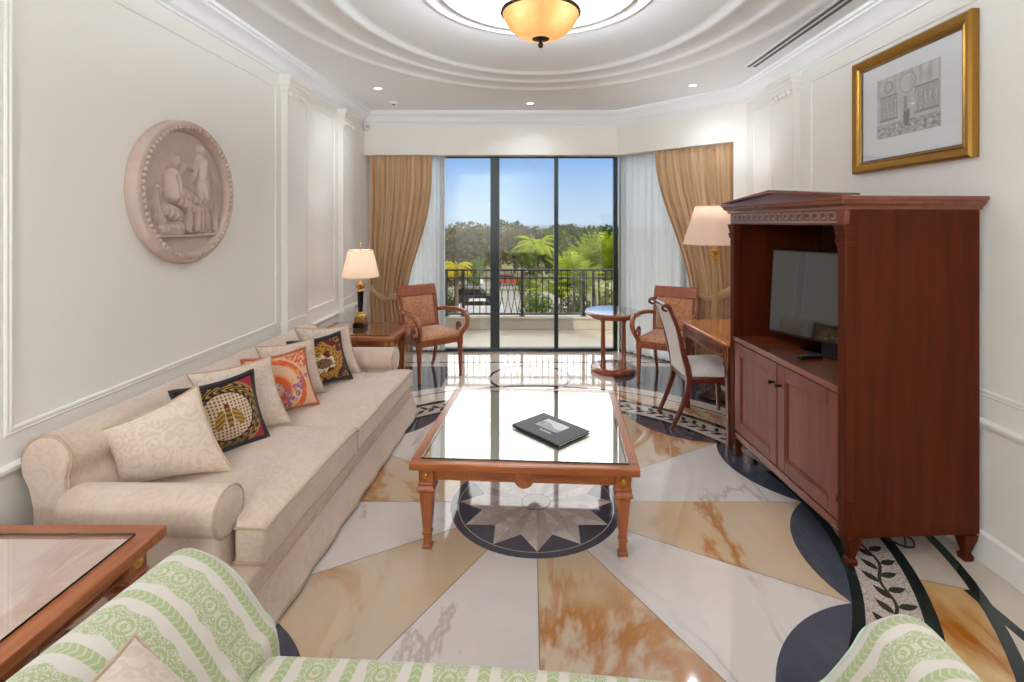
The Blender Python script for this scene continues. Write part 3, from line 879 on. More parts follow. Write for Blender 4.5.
def car(label, x, y, rz, c, suv=False):
    t = thing('car', label, 'car', (x, y, GZ + .03), rz)
    paint = plain('car_paint', c, .25, Coat_Weight=.6)
    H = 1.62 if suv else 1.42
    L = 4.5; prof = [(-2.22, .35), (-2.25, .75), (-2.1, .95), (-1.3, 1.02), (1.2, 1.0), (2.0, .88), (2.25, .7), (2.25, .35)]
    def side(pr, y0, y1, inset=0):
        mb = MB(); n_ = len(pr)
        mb.prism([(a, b) for a, b in pr], y0, y1, 0, Matrix.Rotation(pi / 2, 4, 'X')); return mb
    side(prof, -.88, .88).build('body', paint, t, bevel=.06)
    cab = [(-2.0 if suv else -1.7, 1.0), (-1.8 if suv else -1.2, H - .08), (-1.5 if suv else -.9, H), (.3, H), (.6, H - .06), (1.2, 1.0)]
    c_ = side(cab, -.76, .76).build('cabin', M['black_gloss'], t, bevel=.05)
    mb = MB(); mb.bx(-1.75 if suv else -1.1, .45, -.74, .74, H - .05, H + .01); mb.build('roof', paint, t, bevel=.02)
    for wx in (-1.4, 1.4):
        for wy in (-.82, .82):
            mb = MB(); mb.lathe([(.2, -.1), (.33, -.1), (.34, 0), (.33, .1), (.2, .1)], (wx, wy, .34), 16, 0, Matrix.Rotation(pi / 2, 4, 'X')); mb.build('wheel', M['black'], t)
car('dark grey parked car seen through the left glass panel', -5.75, 52.5, .06, (44, 48, 52), True)
car('silver parked car low behind the railing, nearer than the dark one', -4.5, 46.0, .05, (210, 212, 214))
car('red car parked beyond the thick mullion', -2.9, 68, .1, (176, 72, 50))
car('white car parked on the far road behind the red car', -8.6, 67.5, .1, (236, 236, 236))
# ================================================================== FURNITURE
def rpoly(w, d, r, n=6):
    """rounded rectangle outline centred on the origin"""
    out = []
    for cx_, cy_, a in ((w / 2 - r, d / 2 - r, 0), (-w / 2 + r, d / 2 - r, pi / 2), (-w / 2 + r, -d / 2 + r, pi), (w / 2 - r, -d / 2 + r, 1.5 * pi)):
        for k in range(n + 1):
            t = a + pi / 2 * k / n; out.append((cx_ + r * cos(t), cy_ + r * sin(t)))
    return out

# ---------------- cherry tables with square tapered legs (coffee table and two end tables)
def rosette(parent, c, rot, r=.02):
    mb = MB()
    mb.lathe([(0, .0), (r, .0), (r * .95, .004), (r * .5, .005), (r * .35, .009), (0, .011)], (0, 0, 0), 20)
    for k in range(8):
        a = 2 * pi * k / 8; mb.lathe([(0, .002), (r * .2, .004), (0, .0085)], (cos(a) * r * .68, sin(a) * r * .68, 0), 6)
    mb.build('rosette', M['gold_metal'], parent, loc=c, rot=rot)
def table(name, label, loc, rotz, w, d, h, inset, border, slots=False, edge=.038, top_glass='table_glass'):
    t = thing(name, label, 'table', (loc[0], loc[1], 0), rotz)
    # moulded wooden top border
    for nm, x0, x1, y0, y1, mt in (('top_rail', -w / 2, w / 2, -d / 2, -d / 2 + border, 'wood'), ('top_rail', -w / 2, w / 2, d / 2 - border, d / 2, 'wood'),
                                   ('top_rail', -w / 2, -w / 2 + border, -d / 2 + border, d / 2 - border, 'wood_y'), ('top_rail', w / 2 - border, w / 2, -d / 2 + border, d / 2 - border, 'wood_y')):
        mb = MB(); mb.bx(x0, x1, y0, y1, h - edge, h); mb.build(nm, M[mt], t, bevel=.006, bseg=3)
    ins = MB(); ins.bx(-w / 2 + border, w / 2 - border, -d / 2 + border, d / 2 - border, h - edge, h - .004); ins.build('inset_panel', M[inset], t, smooth=0)
    g = border - .012
    mb = MB(); mb.bx(-w / 2 + g, w / 2 - g, -d / 2 + g, d / 2 - g, h + .0005, h + .0065); gl = mb.build('glass_top', M[top_glass], t, smooth=0)
    mb = MB()
    for x0, x1, y0, y1 in ((-w / 2 + g - .001, w / 2 - g + .001, -d / 2 + g - .002, -d / 2 + g - .0003), (-w / 2 + g - .001, w / 2 - g + .001, d / 2 - g + .0003, d / 2 - g + .002),
                           (-w / 2 + g - .002, -w / 2 + g - .0003, -d / 2 + g, d / 2 - g), (w / 2 - g + .0003, w / 2 - g + .002, -d / 2 + g, d / 2 - g)): mb.bx(x0, x1, y0, y1, h + .0006, h + .0062)
    mb.build('glass_edge', M['glass_edge'], gl, smooth=0)
    lw = .072; li = .038 + lw / 2; ah = .07; az = h - edge - ah
    sx, sy = w / 2 - li, d / 2 - li
    # apron of upright ribs, or of pierced slots
    for ax, sgn, ln, off in (('x', -1, sx, sy), ('x', 1, sx, sy), ('y', -1, sy, sx), ('y', 1, sy, sx)):
        mb = MB()
        def bb(a0, a1, o0, o1, zz0, zz1, m=0):
            if ax == 'x': mb.bx(a0, a1, min(sgn * o0, sgn * o1), max(sgn * o0, sgn * o1), zz0, zz1, m)
            else: mb.bx(min(sgn * o0, sgn * o1), max(sgn * o0, sgn * o1), a0, a1, zz0, zz1, m)
        L = ln - lw / 2 + .002
        bb(-L, L, off - .02, off + .008, az, h - edge)
        bb(-L, L, off + .008, off + .016, h - edge - .012, h - edge); bb(-L, L, off + .008, off + .014, az, az + .008)
        k_ = int(2 * L / (.058 if slots else .022))
        for k in range(k_):
            a = -L + 2 * L * (k + .5) / k_
            if slots: bb(a - .006, a + .006, off + .008, off + .0105, az + .018, h - edge - .02, 1)
            else: bb(a - .006, a + .006, off + .008, off + .0125, az + .012, h - edge - .014)
        ap = mb.build('apron', [M['wood' if ax == 'x' else 'wood_y'], M['black']], t, bevel=0, smooth=0)
        md = MB(); md.lathe([(0, .0), (.047, .0), (.047, .016), (.042, .02), (.036, .018), (.03, .021), (0, .022)], (0, 0, 0), 28)
        rot = (pi / 2, 0, 0) if ax == 'x' else (pi / 2, 0, pi / 2)
        if sgn > 0: rot = (rot[0], 0, rot[2] + pi) if ax == 'x' else rot
        if ax == 'y' and sgn < 0: rot = (pi / 2, 0, -pi / 2)
        loc_ = (0, sgn * (off + .004), az + .02) if ax == 'x' else (sgn * (off + .004), 0, az + .02)
        md.build('disc', M['wood_z'], ap, loc=loc_, rot=rot)
    for ex in (-1, 1):
        for ey in (-1, 1):
            mb = MB(); c = (ex * sx, ey * sy)
            def sec(z, w_): return [(c[0] + a * w_ / 2, c[1] + b * w_ / 2, z) for a, b in ((-1, -1), (1, -1), (1, 1), (-1, 1))]
            zt = h - edge
            mb.loft([sec(zt, lw), sec(az - .006, lw)])
            mb.loft([sec(az - .004, lw + .006), sec(az - .012, lw + .012), sec(az - .02, lw - .004)])
            mb.loft([sec(az - .02, lw - .008), sec(az - .034, lw + .016), sec(az - .046, lw + .016), sec(az - .056, lw - .006)])
            mb.loft([sec(az - .056, lw - .004), sec(.078, .036)])
            mb.loft([sec(.082, .044), sec(.07, .046), sec(.064, .036)])
            mb.loft([sec(.066, .034), sec(.02, .036), sec(.016, .046), sec(0, .046)])
            lg = mb.build('leg', M['wood_z'], t, bevel=.003, smooth=0)
            zr = (zt + az) / 2
            rosette(lg, (c[0], c[1] + ey * lw / 2, zr), (pi / 2, 0, 0 if ey < 0 else pi))
            rosette(lg, (c[0] + ex * lw / 2, c[1], zr), (pi / 2, 0, pi / 2 if ex > 0 else -pi / 2))
    return t
HT = .445
coffee = table('coffee_table', 'square glass-topped cherry wood coffee table standing over the floor star', (0.0, 2.912), radians(-3.5), 1.10, 1.10, HT, 'marble_pale', .06)
table('end_table', 'pink marble-topped cherry end table in the lower left corner', (-1.585, 1.235), 0, .77, .84, .60, 'marble_pink', .072, slots=True, top_glass='clear_top')
table('end_table', 'glass-topped wooden end table beyond the sofa, carrying a lamp', (-1.565, 4.67), 0, .76, .66, .60, 'wood', .07)

# ---------------- folder on the coffee table
fd = thing('folder', 'black folder with a white picture lying on the coffee table', 'folder', (.113, 2.756, HT + .0067), radians(-47))
fs_ = Matrix.Diagonal((1.24, 1.19, 1, 1))
mb = MB(); mb.xf = fs_; mb.bx(-.145, .145, -.105, .105, 0, .004); mb.bx(-.145, .145, -.105, .105, .012, .016); mb.bx(-.145, .145, -.105, -.097, .004, .012); mb.build('cover', plain('black_leatherette', (34, 33, 36), .45, var=.15, scale=120), fd, bevel=.002)
mb = MB(); mb.xf = fs_; mb.bx(-.138, .140, -.096, .1, .0042, .0118); mb.build('pages', M['paper'], fd, smooth=0)
def photo_col(u, v):
    f = mnoise.noise((u * 3, v * 4, 2.0)); hill = .5 + .18 * sin(u * 5 + .6) + .05 * mnoise.noise((u * 9, 0, 0))
    b = .80 + .1 * f if v > hill else .42 + .25 * mnoise.noise((u * 12, v * 12, 5))
    return (b, b, b * .98)
mb = MB(); mb.xf = fs_; mb.grid(lambda u, v: (-.075 + .135 * u, -.025 + .09 * v, .0165), 40, 28, colfn=photo_col); mb.build('picture', M['print'], fd, smooth=0)
mb = MB(); mb.xf = fs_
for i in range(8): mb.bx(-.02 + i * .0085, -.02 + i * .0085 + .006, -.052, -.044 if i % 3 else -.041, .0161, .0165)
mb.build('lettering', M['paper'], fd, smooth=0)

# ---------------- long beige sofa along the left wall
sf = thing('sofa', 'long cream damask roll-arm sofa along the left wall', 'sofa', (-1.475, 3.0, 0), radians(-1.9))
SL = 1.165
mb = MB(); mb.bx(-.40, .462, -SL + .03, SL - .03, .06, .268); mb.build('base', M['beige'], sf, bevel=.02)
# back: rolled over at the top, one upholstered section along the length
prof = [(-.415, .06), (-.41, .50), (-.43, .585)]
for k in range(13):
    a = pi + .35 - (pi + .9) * k / 12; prof.append((-.365 + .098 * cos(a), .672 + .098 * sin(a)))
prof += [(-.275, .56), (-.235, .44), (-.21, .28), (-.21, .06)]
rings = []
for y, s in ((-SL + .08, .93), (-SL + .095, 1.0), (SL - .095, 1.0), (SL - .08, .93)):
    rings.append([(-.34 + (x + .34) * s, y, .4 + (z - .4) * s) for x, z in prof])
mb = MB(); mb.loft(rings); bk = mb.build('backrest', M['beige'], sf, smooth=45)
for y in (-SL + .095, SL - .095):
    mb = MB(); mb.tube([(x, y, z) for x, z in prof[1:]], .006, 6); mb.build('piping', M['piping'], bk)
for s in (-1, 1):
    yc = s * (SL - .10)
    mb = MB()
    mb.bx(-.25, .345, yc - .062, yc + .062, .06, .45)
    ar = mb.build('arm', M['beige'], sf, bevel=.02)
    mb = MB(); rr = []
    for x, r in ((-.285, .05), (-.275, .075), (-.25, .089), (-.2, .09), (.1, .092), (.335, .094), (.352, .09), (.358, .08)):
        rr.append([(x, yc + r * cos(2 * pi * k / 28), .489 + r * sin(2 * pi * k / 28)) for k in range(28)])
    mb.loft(rr); mb.build('arm_roll', M['beige'], ar, smooth=50)
    mb = MB(); mb.tube([(.35, yc + .092 * cos(2 * pi * k / 32), .489 + .092 * sin(2 * pi * k / 32)) for k in range(32)], .0055, 6, closed=True); mb.build('piping', M['piping'], ar)
def seat_cushion(name, y0, y1, ear, ztop, parent):
    xb, xf = -.24, .49
    if ear < 0: poly = [(xb, y0 + .09), (.37, y0 + .09), (.37, y0), (xf, y0), (xf, y1), (xb, y1)]
    else: poly = [(xb, y0), (xf, y0), (xf, y1), (.37, y1), (.37, y1 - .09), (xb, y1 - .09)]
    mb = MB()
    n_ = 26
    def prof_in(p, s):
        cx_, cy_ = (xb + xf) / 2, (y0 + y1) / 2
        return (cx_ + (p[0] - cx_) * s, cy_ + (p[1] - cy_) * s)
    rings = []
    for s, z in ((.5, .262), (.96, .262), (.99, .275), (1.0, .30), (1.0, ztop - .045), (.99, ztop - .018), (.965, ztop - .004)): rings.append([(*prof_in(p, s), z) for p in poly])
    rings.append([(*prof_in(p, .8), ztop + .012) for p in poly]); rings.append([(*prof_in(p, .4), ztop + .02) for p in poly])
    mb.loft(rings)
    c = mb.build(name, M['beige'], parent, smooth=60, bevel=.012, bseg=3)
    for z in (.288, ztop - .02):
        mb = MB(); mb.tube([(*prof_in(p, 1.0), z) for p in poly], .005, 6, closed=True); mb.build('piping', M['piping'], c)
seat_cushion('seat_cushion', -1.06, -.115, -1, .437, sf)
seat_cushion('seat_cushion', -.105, 1.06, 1, .418, sf)
# skirt with a pressed edge, flared at the corners
mb = MB()
path = [(.36, -SL + .03), (.465, -SL + .03), (.465, SL - .03), (.36, SL - .03)]
def skirt_pt(u, v):
    segs = [.105, 2 * SL - .06, .105]; Lt = sum(segs); d = u * Lt
    for i, l in enumerate(segs):
        if d <= l or i == 2: break
        d -= l
    a, b = Vector(path[i]), Vector(path[i + 1]); p = a + (b - a) * (d / l)
    o = Vector(((b - a).y, -(b - a).x)).normalized()
    fl_ = (1 - v) ** 1.4 * (.042 + .005 * sin(d * 22))
    if i == 1: p = p + Vector((0, (d / l - .5) * 2)) * (1 - v) * .05
    p = p + o * (fl_ + .004)
    return (p.x, p.y, .012 + .185 * v)
mb.grid(skirt_pt, 160, 8)
sk = mb.build('skirt', M['beige'], sf, smooth=50, fix=False)
so = sk.modifiers.new('thickness', 'SOLIDIFY'); so.thickness = .006; so.offset = -1
mb = MB(); mb.tube([skirt_pt(k / 120, .97) for k in range(121)], .006, 6); mb.build('piping', M['piping'], sk)
mb = MB(); mb.tube([skirt_pt(k / 120, .06) for k in range(121)], .003, 6); mb.build('hem', M['piping'], sk)

# ---------------- scatter cushions
def cushion(label, TL, TR, BR, BL, T, mat, colfn=None, nres=28, edge='piping', group=None, dent=.0, cat='cushion', bow=.022):
    TL, TR, BR, BL = map(Vector, (TL, TR, BR, BL))
    O = (BL + BR) / 2
    nrm = ((BR - BL).cross(TL - BL)).normalized()
    w_ = (BR - BL).length; h_ = (TL - BL).length
    uu, vv = (BR - BL).normalized(), (TL - BL).normalized()
    def base(u, v):
        p = BL * ((1 - u) * (1 - v)) + BR * (u * (1 - v)) + TR * (u * v) + TL * ((1 - u) * v)
        p = p + uu * (bow * 4 * v * (1 - v) * (1 - 2 * u)) + vv * (bow * 4 * u * (1 - u) * (1 - 2 * v))
        return p - O
    def side(s):
        def f(u, v):
            t = max(0, sin(pi * u) * sin(pi * v)) ** .55 * T * .5
            t *= 1 - dent * math.exp(-((u - .5) ** 2 * 16 + (v - 1) ** 2 * 10))
            t += T * .035 * mnoise.noise((u * 4, v * 4, O.y * 7)) * sin(pi * u) * sin(pi * v)
            return base(u, v) + nrm * (t * s)
        return f
    mb = MB()
    mb.grid(side(1), nres, nres, 0, colfn=colfn)
    back = (lambda u, v: colfn(0.001, .001)) if colfn else None
    mb.grid(side(-1), nres // 2, nres // 2, 0, colfn=back)
    o = mb.build('cushion', M[mat], None, loc=O, smooth=70)
    tag(o, label, cat, group)
    p = MB()
    loop = [base(k / 20, 0) for k in range(20)] + [base(1, k / 20) for k in range(20)] + [base(1 - k / 20, 1) for k in range(20)] + [base(0, 1 - k / 20) for k in range(20)]
    p.tube(loop, .005 if edge == 'piping' else .009, 6, closed=True)
    p.build('piping' if edge == 'piping' else 'border', M[edge], o)
    return o
M['black_velvet'] = plain('black_velvet_border', (24, 20, 22), .8, var=.2, scale=80, Sheen_Weight=.5)
M['rust_edge'] = plain('rust_edge', (176, 96, 66), .8)
def mixc(a, b, t): return tuple(x + (y - x) * t for x, y in zip(a, b))
BLK, OCH, CRM, RED = lin((26, 20, 22)), lin((166, 124, 56)), lin((206, 184, 156)), lin((150, 26, 50))
def bee_col(u, v):
    x, y = (u - .5) * 2, (v - .5) * 2; r = sqrt(x * x + y * y)
    if max(abs(x), abs(y)) > .90: return BLK
    if r < .70:
        # trellis ground with an insect in the middle
        k = (sin(x * 31 + y * 31) + sin(x * 31 - y * 31))
        c = mixc(CRM, lin((120, 84, 56)), smoothstep(.9, 1.3, abs(k)))
        bx, by = abs(x), y
        body = (bx / .09) ** 2 + ((by + .02) / .30) ** 2
        wing = ((bx - .20 - .35 * (.1 - by)) / .13) ** 2 + ((by + .06) / .27) ** 2
        head = (bx / .08) ** 2 + ((by - .30) / .09) ** 2
        if body < 1: return mixc(OCH, BLK, .75 if sin(by * 42) > .1 else .1)
        if head < 1: return lin((110, 34, 34))
        if wing < 1: return mixc(lin((190, 142, 62)), lin((108, 76, 34)), .5 + .5 * sin(by * 50 + bx * 30))
        return c
    if r < .74: return BLK
    f = sin(atan2(y, x) * 22 + 6 * sin(r * 22)) + .7 * mnoise.noise((x * 7, y * 7, 1))
    if r < .98: return mixc(BLK, OCH, smoothstep(-.2, .5, f))
    if r < 1.02: return OCH
    return RED
def orange_col(u, v):
    x, y = (u - .32), (v - .42); r = sqrt(x * x + y * y)
    P, O1, O2 = lin((222, 180, 146)), lin((206, 92, 46)), lin((226, 140, 88))
    if min(u, v, 1 - u, 1 - v) < .03: return lin((200, 130, 100))
    fx, fy = u - .78, v - .33
    n1 = mnoise.noise((u * 11, v * 11, 3)); n2 = mnoise.noise((u * 22, v * 22, 8))
    band = abs(u - .42 - .55 * (v - .12))
    if .02 < v < .58 and u > .32 and abs((u - .35) - .85 * (v - .02)) < .17 and n1 > -.08:
        return [lin((110, 92, 168)), lin((206, 92, 132)), lin((96, 124, 84)), lin((232, 190, 196))][int((n2 * 3.9 + 2)) % 4]
    if r < .13: return mixc(P, lin((140, 130, 160)), smoothstep(-.1, .3, n2))
    if r < .25: return O1
    if r < .29: return O2
    if r < .46: return P
    if r < .56: return mixc(O1, O2, smoothstep(.0, .4, n1))
    if r < .60: return P
    if v > .7 and r > .6: return mixc(O1, P, smoothstep(-.1, .25, n2))
    return P
def beast_col(u, v):
    x, y = (u - .5) * 2, (v - .5) * 2
    if max(abs(x), abs(y)) > .88: return BLK
    MAR, GLD = lin((96, 22, 34)), lin((186, 136, 48))
    r = sqrt(x * x + y * y)
    n1 = mnoise.noise((x * 4, y * 4, 9)); n2 = mnoise.noise((x * 13, y * 13, 4))
    bd = ((x + .05) / .34) ** 2 + ((y + .08) / .22) ** 2
    if bd < 1 + .3 * n2: return mixc(lin((126, 96, 62)), lin((70, 50, 36)), smoothstep(.0, .3, n2))
    if ((x + .1) / .5) ** 2 + ((y + .1) / .38) ** 2 < 1 + .6 * n1: return lin((214, 198, 168)) if n2 > -.25 else lin((84, 66, 50))
    if abs(r - .62) < .2 + .2 * n1: return mixc(GLD, lin((110, 74, 24)), smoothstep(-.1, .25, n2))
    if r > .95 and n2 > .12: return GLD
    return MAR if y > -.2 else lin((64, 20, 24))
GR = 'cushions along the long sofa'
Zs = .455
cushion('large plain cream cushion at the near end of the long sofa', (-1.80, 2.09, .73), (-1.53, 2.30, .85), (-1.365, 2.30, Zs), (-1.77, 2.15, Zs), .16, 'beige_cushion', group=GR)
cushion('black-bordered sofa cushion with a gold bee on a round trellis', (-1.66, 2.30, .82), (-1.465, 2.64, .82), (-1.395, 2.675, Zs - .005), (-1.585, 2.34, Zs - .005), .11, 'pattern', bee_col, 150, 'black_velvet', GR)
cushion('plain cream cushion between the bee cushion and the orange cushion', (-1.72, 2.50, .84), (-1.475, 2.84, .84), (-1.37, 2.865, Zs), (-1.60, 2.54, Zs), .14, 'beige_cushion', group=GR)
cushion('orange cushion printed with curved bands and purple flowers', (-1.655, 2.86, .81), (-1.42, 3.15, .81), (-1.345, 3.185, Zs - .01), (-1.58, 2.90, Zs - .01), .11, 'pattern', orange_col, 130, 'rust_edge', GR)
cushion('plain cream cushion between the orange cushion and the dark red cushion', (-1.72, 3.13, .82), (-1.46, 3.37, .82), (-1.39, 3.40, Zs - .01), (-1.63, 3.15, Zs - .01), .13, 'beige_cushion', group=GR)
cushion('dark red black-edged sofa cushion with a spotted beast and gold scrolls', (-1.62, 3.33, .80), (-1.39, 3.65, .80), (-1.315, 3.70, Zs - .01), (-1.55, 3.37, Zs - .01), .11, 'pattern', beast_col, 130, 'black_velvet', GR)
cushion('plain cream cushion at the far end, behind the dark red cushion', (-1.68, 3.56, .85), (-1.36, 3.75, .83), (-1.29, 3.83, Zs - .01), (-1.60, 3.62, Zs - .01), .14, 'beige_cushion', group=GR)

# ---------------- green-striped loveseat the viewer stands behind
ls = thing('loveseat', 'cream and green striped loveseat seen from behind at the bottom', 'sofa', (-.089, .94, 0), radians(-4.5))
mb = MB(); mb.bx(-.93, .93, -.42, .30, .10, .30); mb.build('base', M['green_stripe'], ls, bevel=.02)
def cube_uv(mb, su=1.0):
    for i, p in enumerate(mb.v): mb.uv[i] = (p[0], p[1] + p[2])
# seat: soft front edge, piped
mb = MB()
SW = .65
def seat_pt(u, v):
    # v runs from the back over the top and down the front
    x = -SW + 2 * SW * u
    L1, L2, r = .715, .13, .05
    d = v * (L1 + L2 + r * pi / 2)
    crown = .02 * sin(pi * u) * 1.0
    if d < L1: y, z = -.40 + d, .455 + crown * sin(pi * min(1, d / L1) * .8 + .3)
    elif d < L1 + r * pi / 2: a = (d - L1) / r; y, z = .315 + r * sin(a), .405 + r * cos(a) + crown * .7 * cos(a)
    else: y, z = .365, .405 - (d - L1 - r * pi / 2)
    e = max(0, abs(u - .5) * 2 - .95) / .05
    return (x, y - .02 * e * e, z - .018 * e * e)
mb.grid(seat_pt, 60, 40, uvfn=lambda u, v: (-SW + 2 * SW * u + .05, v * .95))
mb.build('seat_cushion', M['green_stripe'], ls, smooth=60, fix=False)
mb = MB(); mb.tube([seat_pt(k / 60, .86) for k in range(61)], .006, 8); mb.build('piping', M['green_piping'], ls)
# backrest (behind the field of view)
mb = MB()
def back_pt(u, v):
    a = v * 2.2
    x = -.92 + 1.84 * u
    if a < 1: y, z = -.30 - .08 * a, .42 + .40 * a
    elif a < 1.2: t = (a - 1) / .2 * pi; y, z = -.44 + .06 * cos(t), .82 + .06 * sin(t)
    else: y, z = -.50, .82 - .72 * (a - 1.2)
    return (x, y, z)
mb.grid(back_pt, 40, 44, uvfn=lambda u, v: (-.98 + 1.96 * u, v * 1.6))
mb.build('backrest', M['green_stripe'], ls, smooth=60, fix=False)
# arms: tall, rounded over, sweeping down to the seat at the inside, round-nosed in front
def arm(sgn, yf):
    k_ = .05 if sgn > 0 else 0.0
    sec = catmull([(.93, .10, 0), (.95, .40, 0), (.985, .60, 0), (.975, .67, 0), (.91, .70, 0), (.83 + k_ * .4, .672, 0), (.76 + k_, .60, 0), (.69 + k_, .50, 0), (.645 + k_ * .4, .42, 0), (.64, .10, 0)], 6)
    cum = [0]
    for a, b in zip(sec, sec[1:]): cum.append(cum[-1] + (b - a).length)
    ctr = Vector((.83, .45, 0))
    NV = 44
    def pt(u, v):
        i = u * (len(sec) - 1); k = min(int(i), len(sec) - 2); p = sec[k] + (sec[k + 1] - sec[k]) * (i - k)
        y = -.42 + (yf + .42) * min(v / .9, 1)
        s = 1.0
        if v > .9:
            t = (v - .9) / .1; y = yf + .06 * sin(t * pi / 2); s = .25 + .75 * cos(t * pi / 2)
        rise = -.10 * smoothstep(-.1, .5, y) * max(0, p.y - .4) / .3 * .25
        q = ctr + (p - ctr) * s
        return (sgn * q.x + (.03 if sgn > 0 else 0), y, q.y + rise)
    def uv(u, v):
        i = u * (len(sec) - 1); k = min(int(i), len(sec) - 2)
        c_ = cum[k] + (cum[k + 1] - cum[k]) * (i - k)
        return (v * .93 + .035, c_)
    mb = MB(); mb.grid(pt, 54, NV, uvfn=uv)
    ar = mb.build('arm', M['green_stripe'], ls, smooth=70, fix=(sgn < 0))
    mb = MB(); mb.tube([pt(k / 60, .945) for k in range(61)], .006, 8); mb.build('piping', M['green_piping'], ar)
arm(-1, .40); arm(1, .30)
for x in (-.9, .9):
    for y in (-.36, .30):
        mb = MB(); mb.lathe([(.018, 0), (.028, .03), (.03, .07), (.036, .1)], (x, y, 0), 14); mb.build('leg', M['dark_wood'], ls)
cushion('cream cushion on the green striped loveseat, against its left arm', (-.76, .70, .84), (-.80, 1.01, .765), (-.50, 1.02, .485), (-.46, .64, .485), .15, 'beige_cushion', bow=.015)

# ---------------- armchairs with scrolled arms, and the white desk chair
def armchair(label, loc, rotz):
    t = thing('armchair', label, 'chair', (loc[0], loc[1], 0), rotz, 'rust damask armchairs')
    W, Wb, D = .255, .215, .23
    # seat rail (front at -y)
    poly = [(-W, -D), (W, -D), (Wb, D), (-Wb, D)]
    mb = MB(); mb.prism(poly, .355, .415); mb.build('seat_rail', M['chair_wood'], t, bevel=.008)
    rings = []
    for s, z in ((.97, .413), (1.0, .425), (1.0, .44), (.95, .46), (.8, .475), (.4, .485)): rings.append([(x * s, y * s, z) for x, y in poly])
    mb = MB(); mb.loft(rings); mb.build('seat', M['orange'], t, bevel=.012, bseg=3, smooth=70)
    for s in (-1, 1):
        mb = MB()
        def sec(x, y, z, w_): return [(x + a * w_ / 2, y + b * w_ / 2, z) for a, b in ((-1, -1), (1, -1), (1, 1), (-1, 1))]
        mb.loft([sec(s * (W - .022), -D + .022, .415, .05), sec(s * (W - .022), -D + .022, .35, .05), sec(s * (W - .022), -D + .02, .33, .042), sec(s * (W - .02), -D + .012, .03, .024), sec(s * (W - .02), -D + .012, 0, .03)])
        mb.build('leg', M['chair_wood'], t, bevel=.004)
        mb = MB()
        pts = catmull([(s * (Wb - .02), D - .02, .40), (s * (Wb - .02), D + .0, .25), (s * (Wb - .02), D + .045, .10), (s * (Wb - .015), D + .10, 0.0)], 5)
        mb.tube(pts, [.025 - .008 * k / (len(pts) - 1) for k in range(len(pts))], 4, up=(1, 0, 0)); mb.build('leg', M['chair_wood'], t, bevel=.003, smooth=60)
        # back post, raked
        mb = MB()
        pts = catmull([(s * (Wb - .015), D - .02, .36), (s * (Wb - .01), D + .005, .5), (s * (Wb - .005), D + .045, .70), (s * Wb, D + .105, .88)], 5)
        mb.tube(pts, .024, 4, up=(1, 0, 0)); mb.build('back_post', M['chair_wood'], t, bevel=.003, smooth=60)
        # arm sweeping forward and curling down onto the front leg
        mb = MB()
        pts = catmull([(s * (Wb + .0), D + .03, .63), (s * (Wb + .03), D - .08, .655), (s * (W + .02), -.06, .67), (s * (W + .03), -D + .02, .655), (s * (W + .025), -D - .055, .60), (s * (W + .01), -D - .06, .53), (s * (W - .01), -D - .01, .455), (s * (W - .02), -D + .02, .41)], 6)
        ar = mb.tube(pts, [.021 + .004 * sin(pi * k / (len(pts) - 1)) for k in range(len(pts))], 10).build('arm', M['chair_wood'], t, smooth=60)
        mb = MB()
        sp_ = [(s * (W + .0), -D + .01 + .005, .45)]
        for k in range(15):
            a = -2.4 + 5.2 * k / 14; r = .07 * (1 - .62 * k / 14)
            sp_.append((s * (W + .005), -D + .075 + r * cos(a), .505 + r * sin(a)))
        mb.tube(sp_, [.017 - .005 * k / 15 for k in range(16)], 8)
        mb.lathe([(0, -.02), (.02, -.018), (.026, 0), (.02, .018), (0, .02)], (s * (W + .005), -D + .08, .51), 14, 0, Matrix.Rotation(pi / 2, 4, 'Y'))
        mb.build('scroll', M['chair_wood'], ar, smooth=60)
    def bp(x, z, o=0):                         # a point on the raked back plane
        t_ = (z - .40) / .48
        return (x, D - .01 + .105 * t_ ** 1.3 + o, z)
    for nm, a, b, r in (('crest_rail', .80, .895, .026), ('lower_back_rail', .445, .49, .02)):
        rings = []; mb = MB()
        for x in (-Wb - .006, Wb + .006): rings.append([bp(x, a, -r), bp(x, b, -r * .8), bp(x, b, r * .8), bp(x, a, r)])
        mb.loft(rings)
        mb.build(nm, M['chair_wood'], t, bevel=.008)
    mb = MB(); mb.tube([bp(-Wb - .012, .892, .012), bp(Wb + .012, .892, .012)], .02, 12); mb.build('crest_roll', M['chair_wood'], t)
    mb = MB()
    def pad(u, v, s): 
        p = bp(-Wb + .035 + (2 * Wb - .07) * u, .485 + .32 * v)
        return (p[0], p[1] - s * (.012 + .016 * (sin(pi * u) * sin(pi * v)) ** .5), p[2])
    mb.grid(lambda u, v: pad(u, v, 1), 14, 14); mb.grid(lambda u, v: pad(u, v, -1), 14, 14)
    mb.build('back_pad', M['orange'], t, smooth=60)
    return t
armchair('rust damask armchair with scrolled arms by the left curtain and end table', (-1.045, 5.24), radians(39.3))
armchair('rust damask armchair behind the desk, beside the round table', (1.39, 5.03), radians(-30))

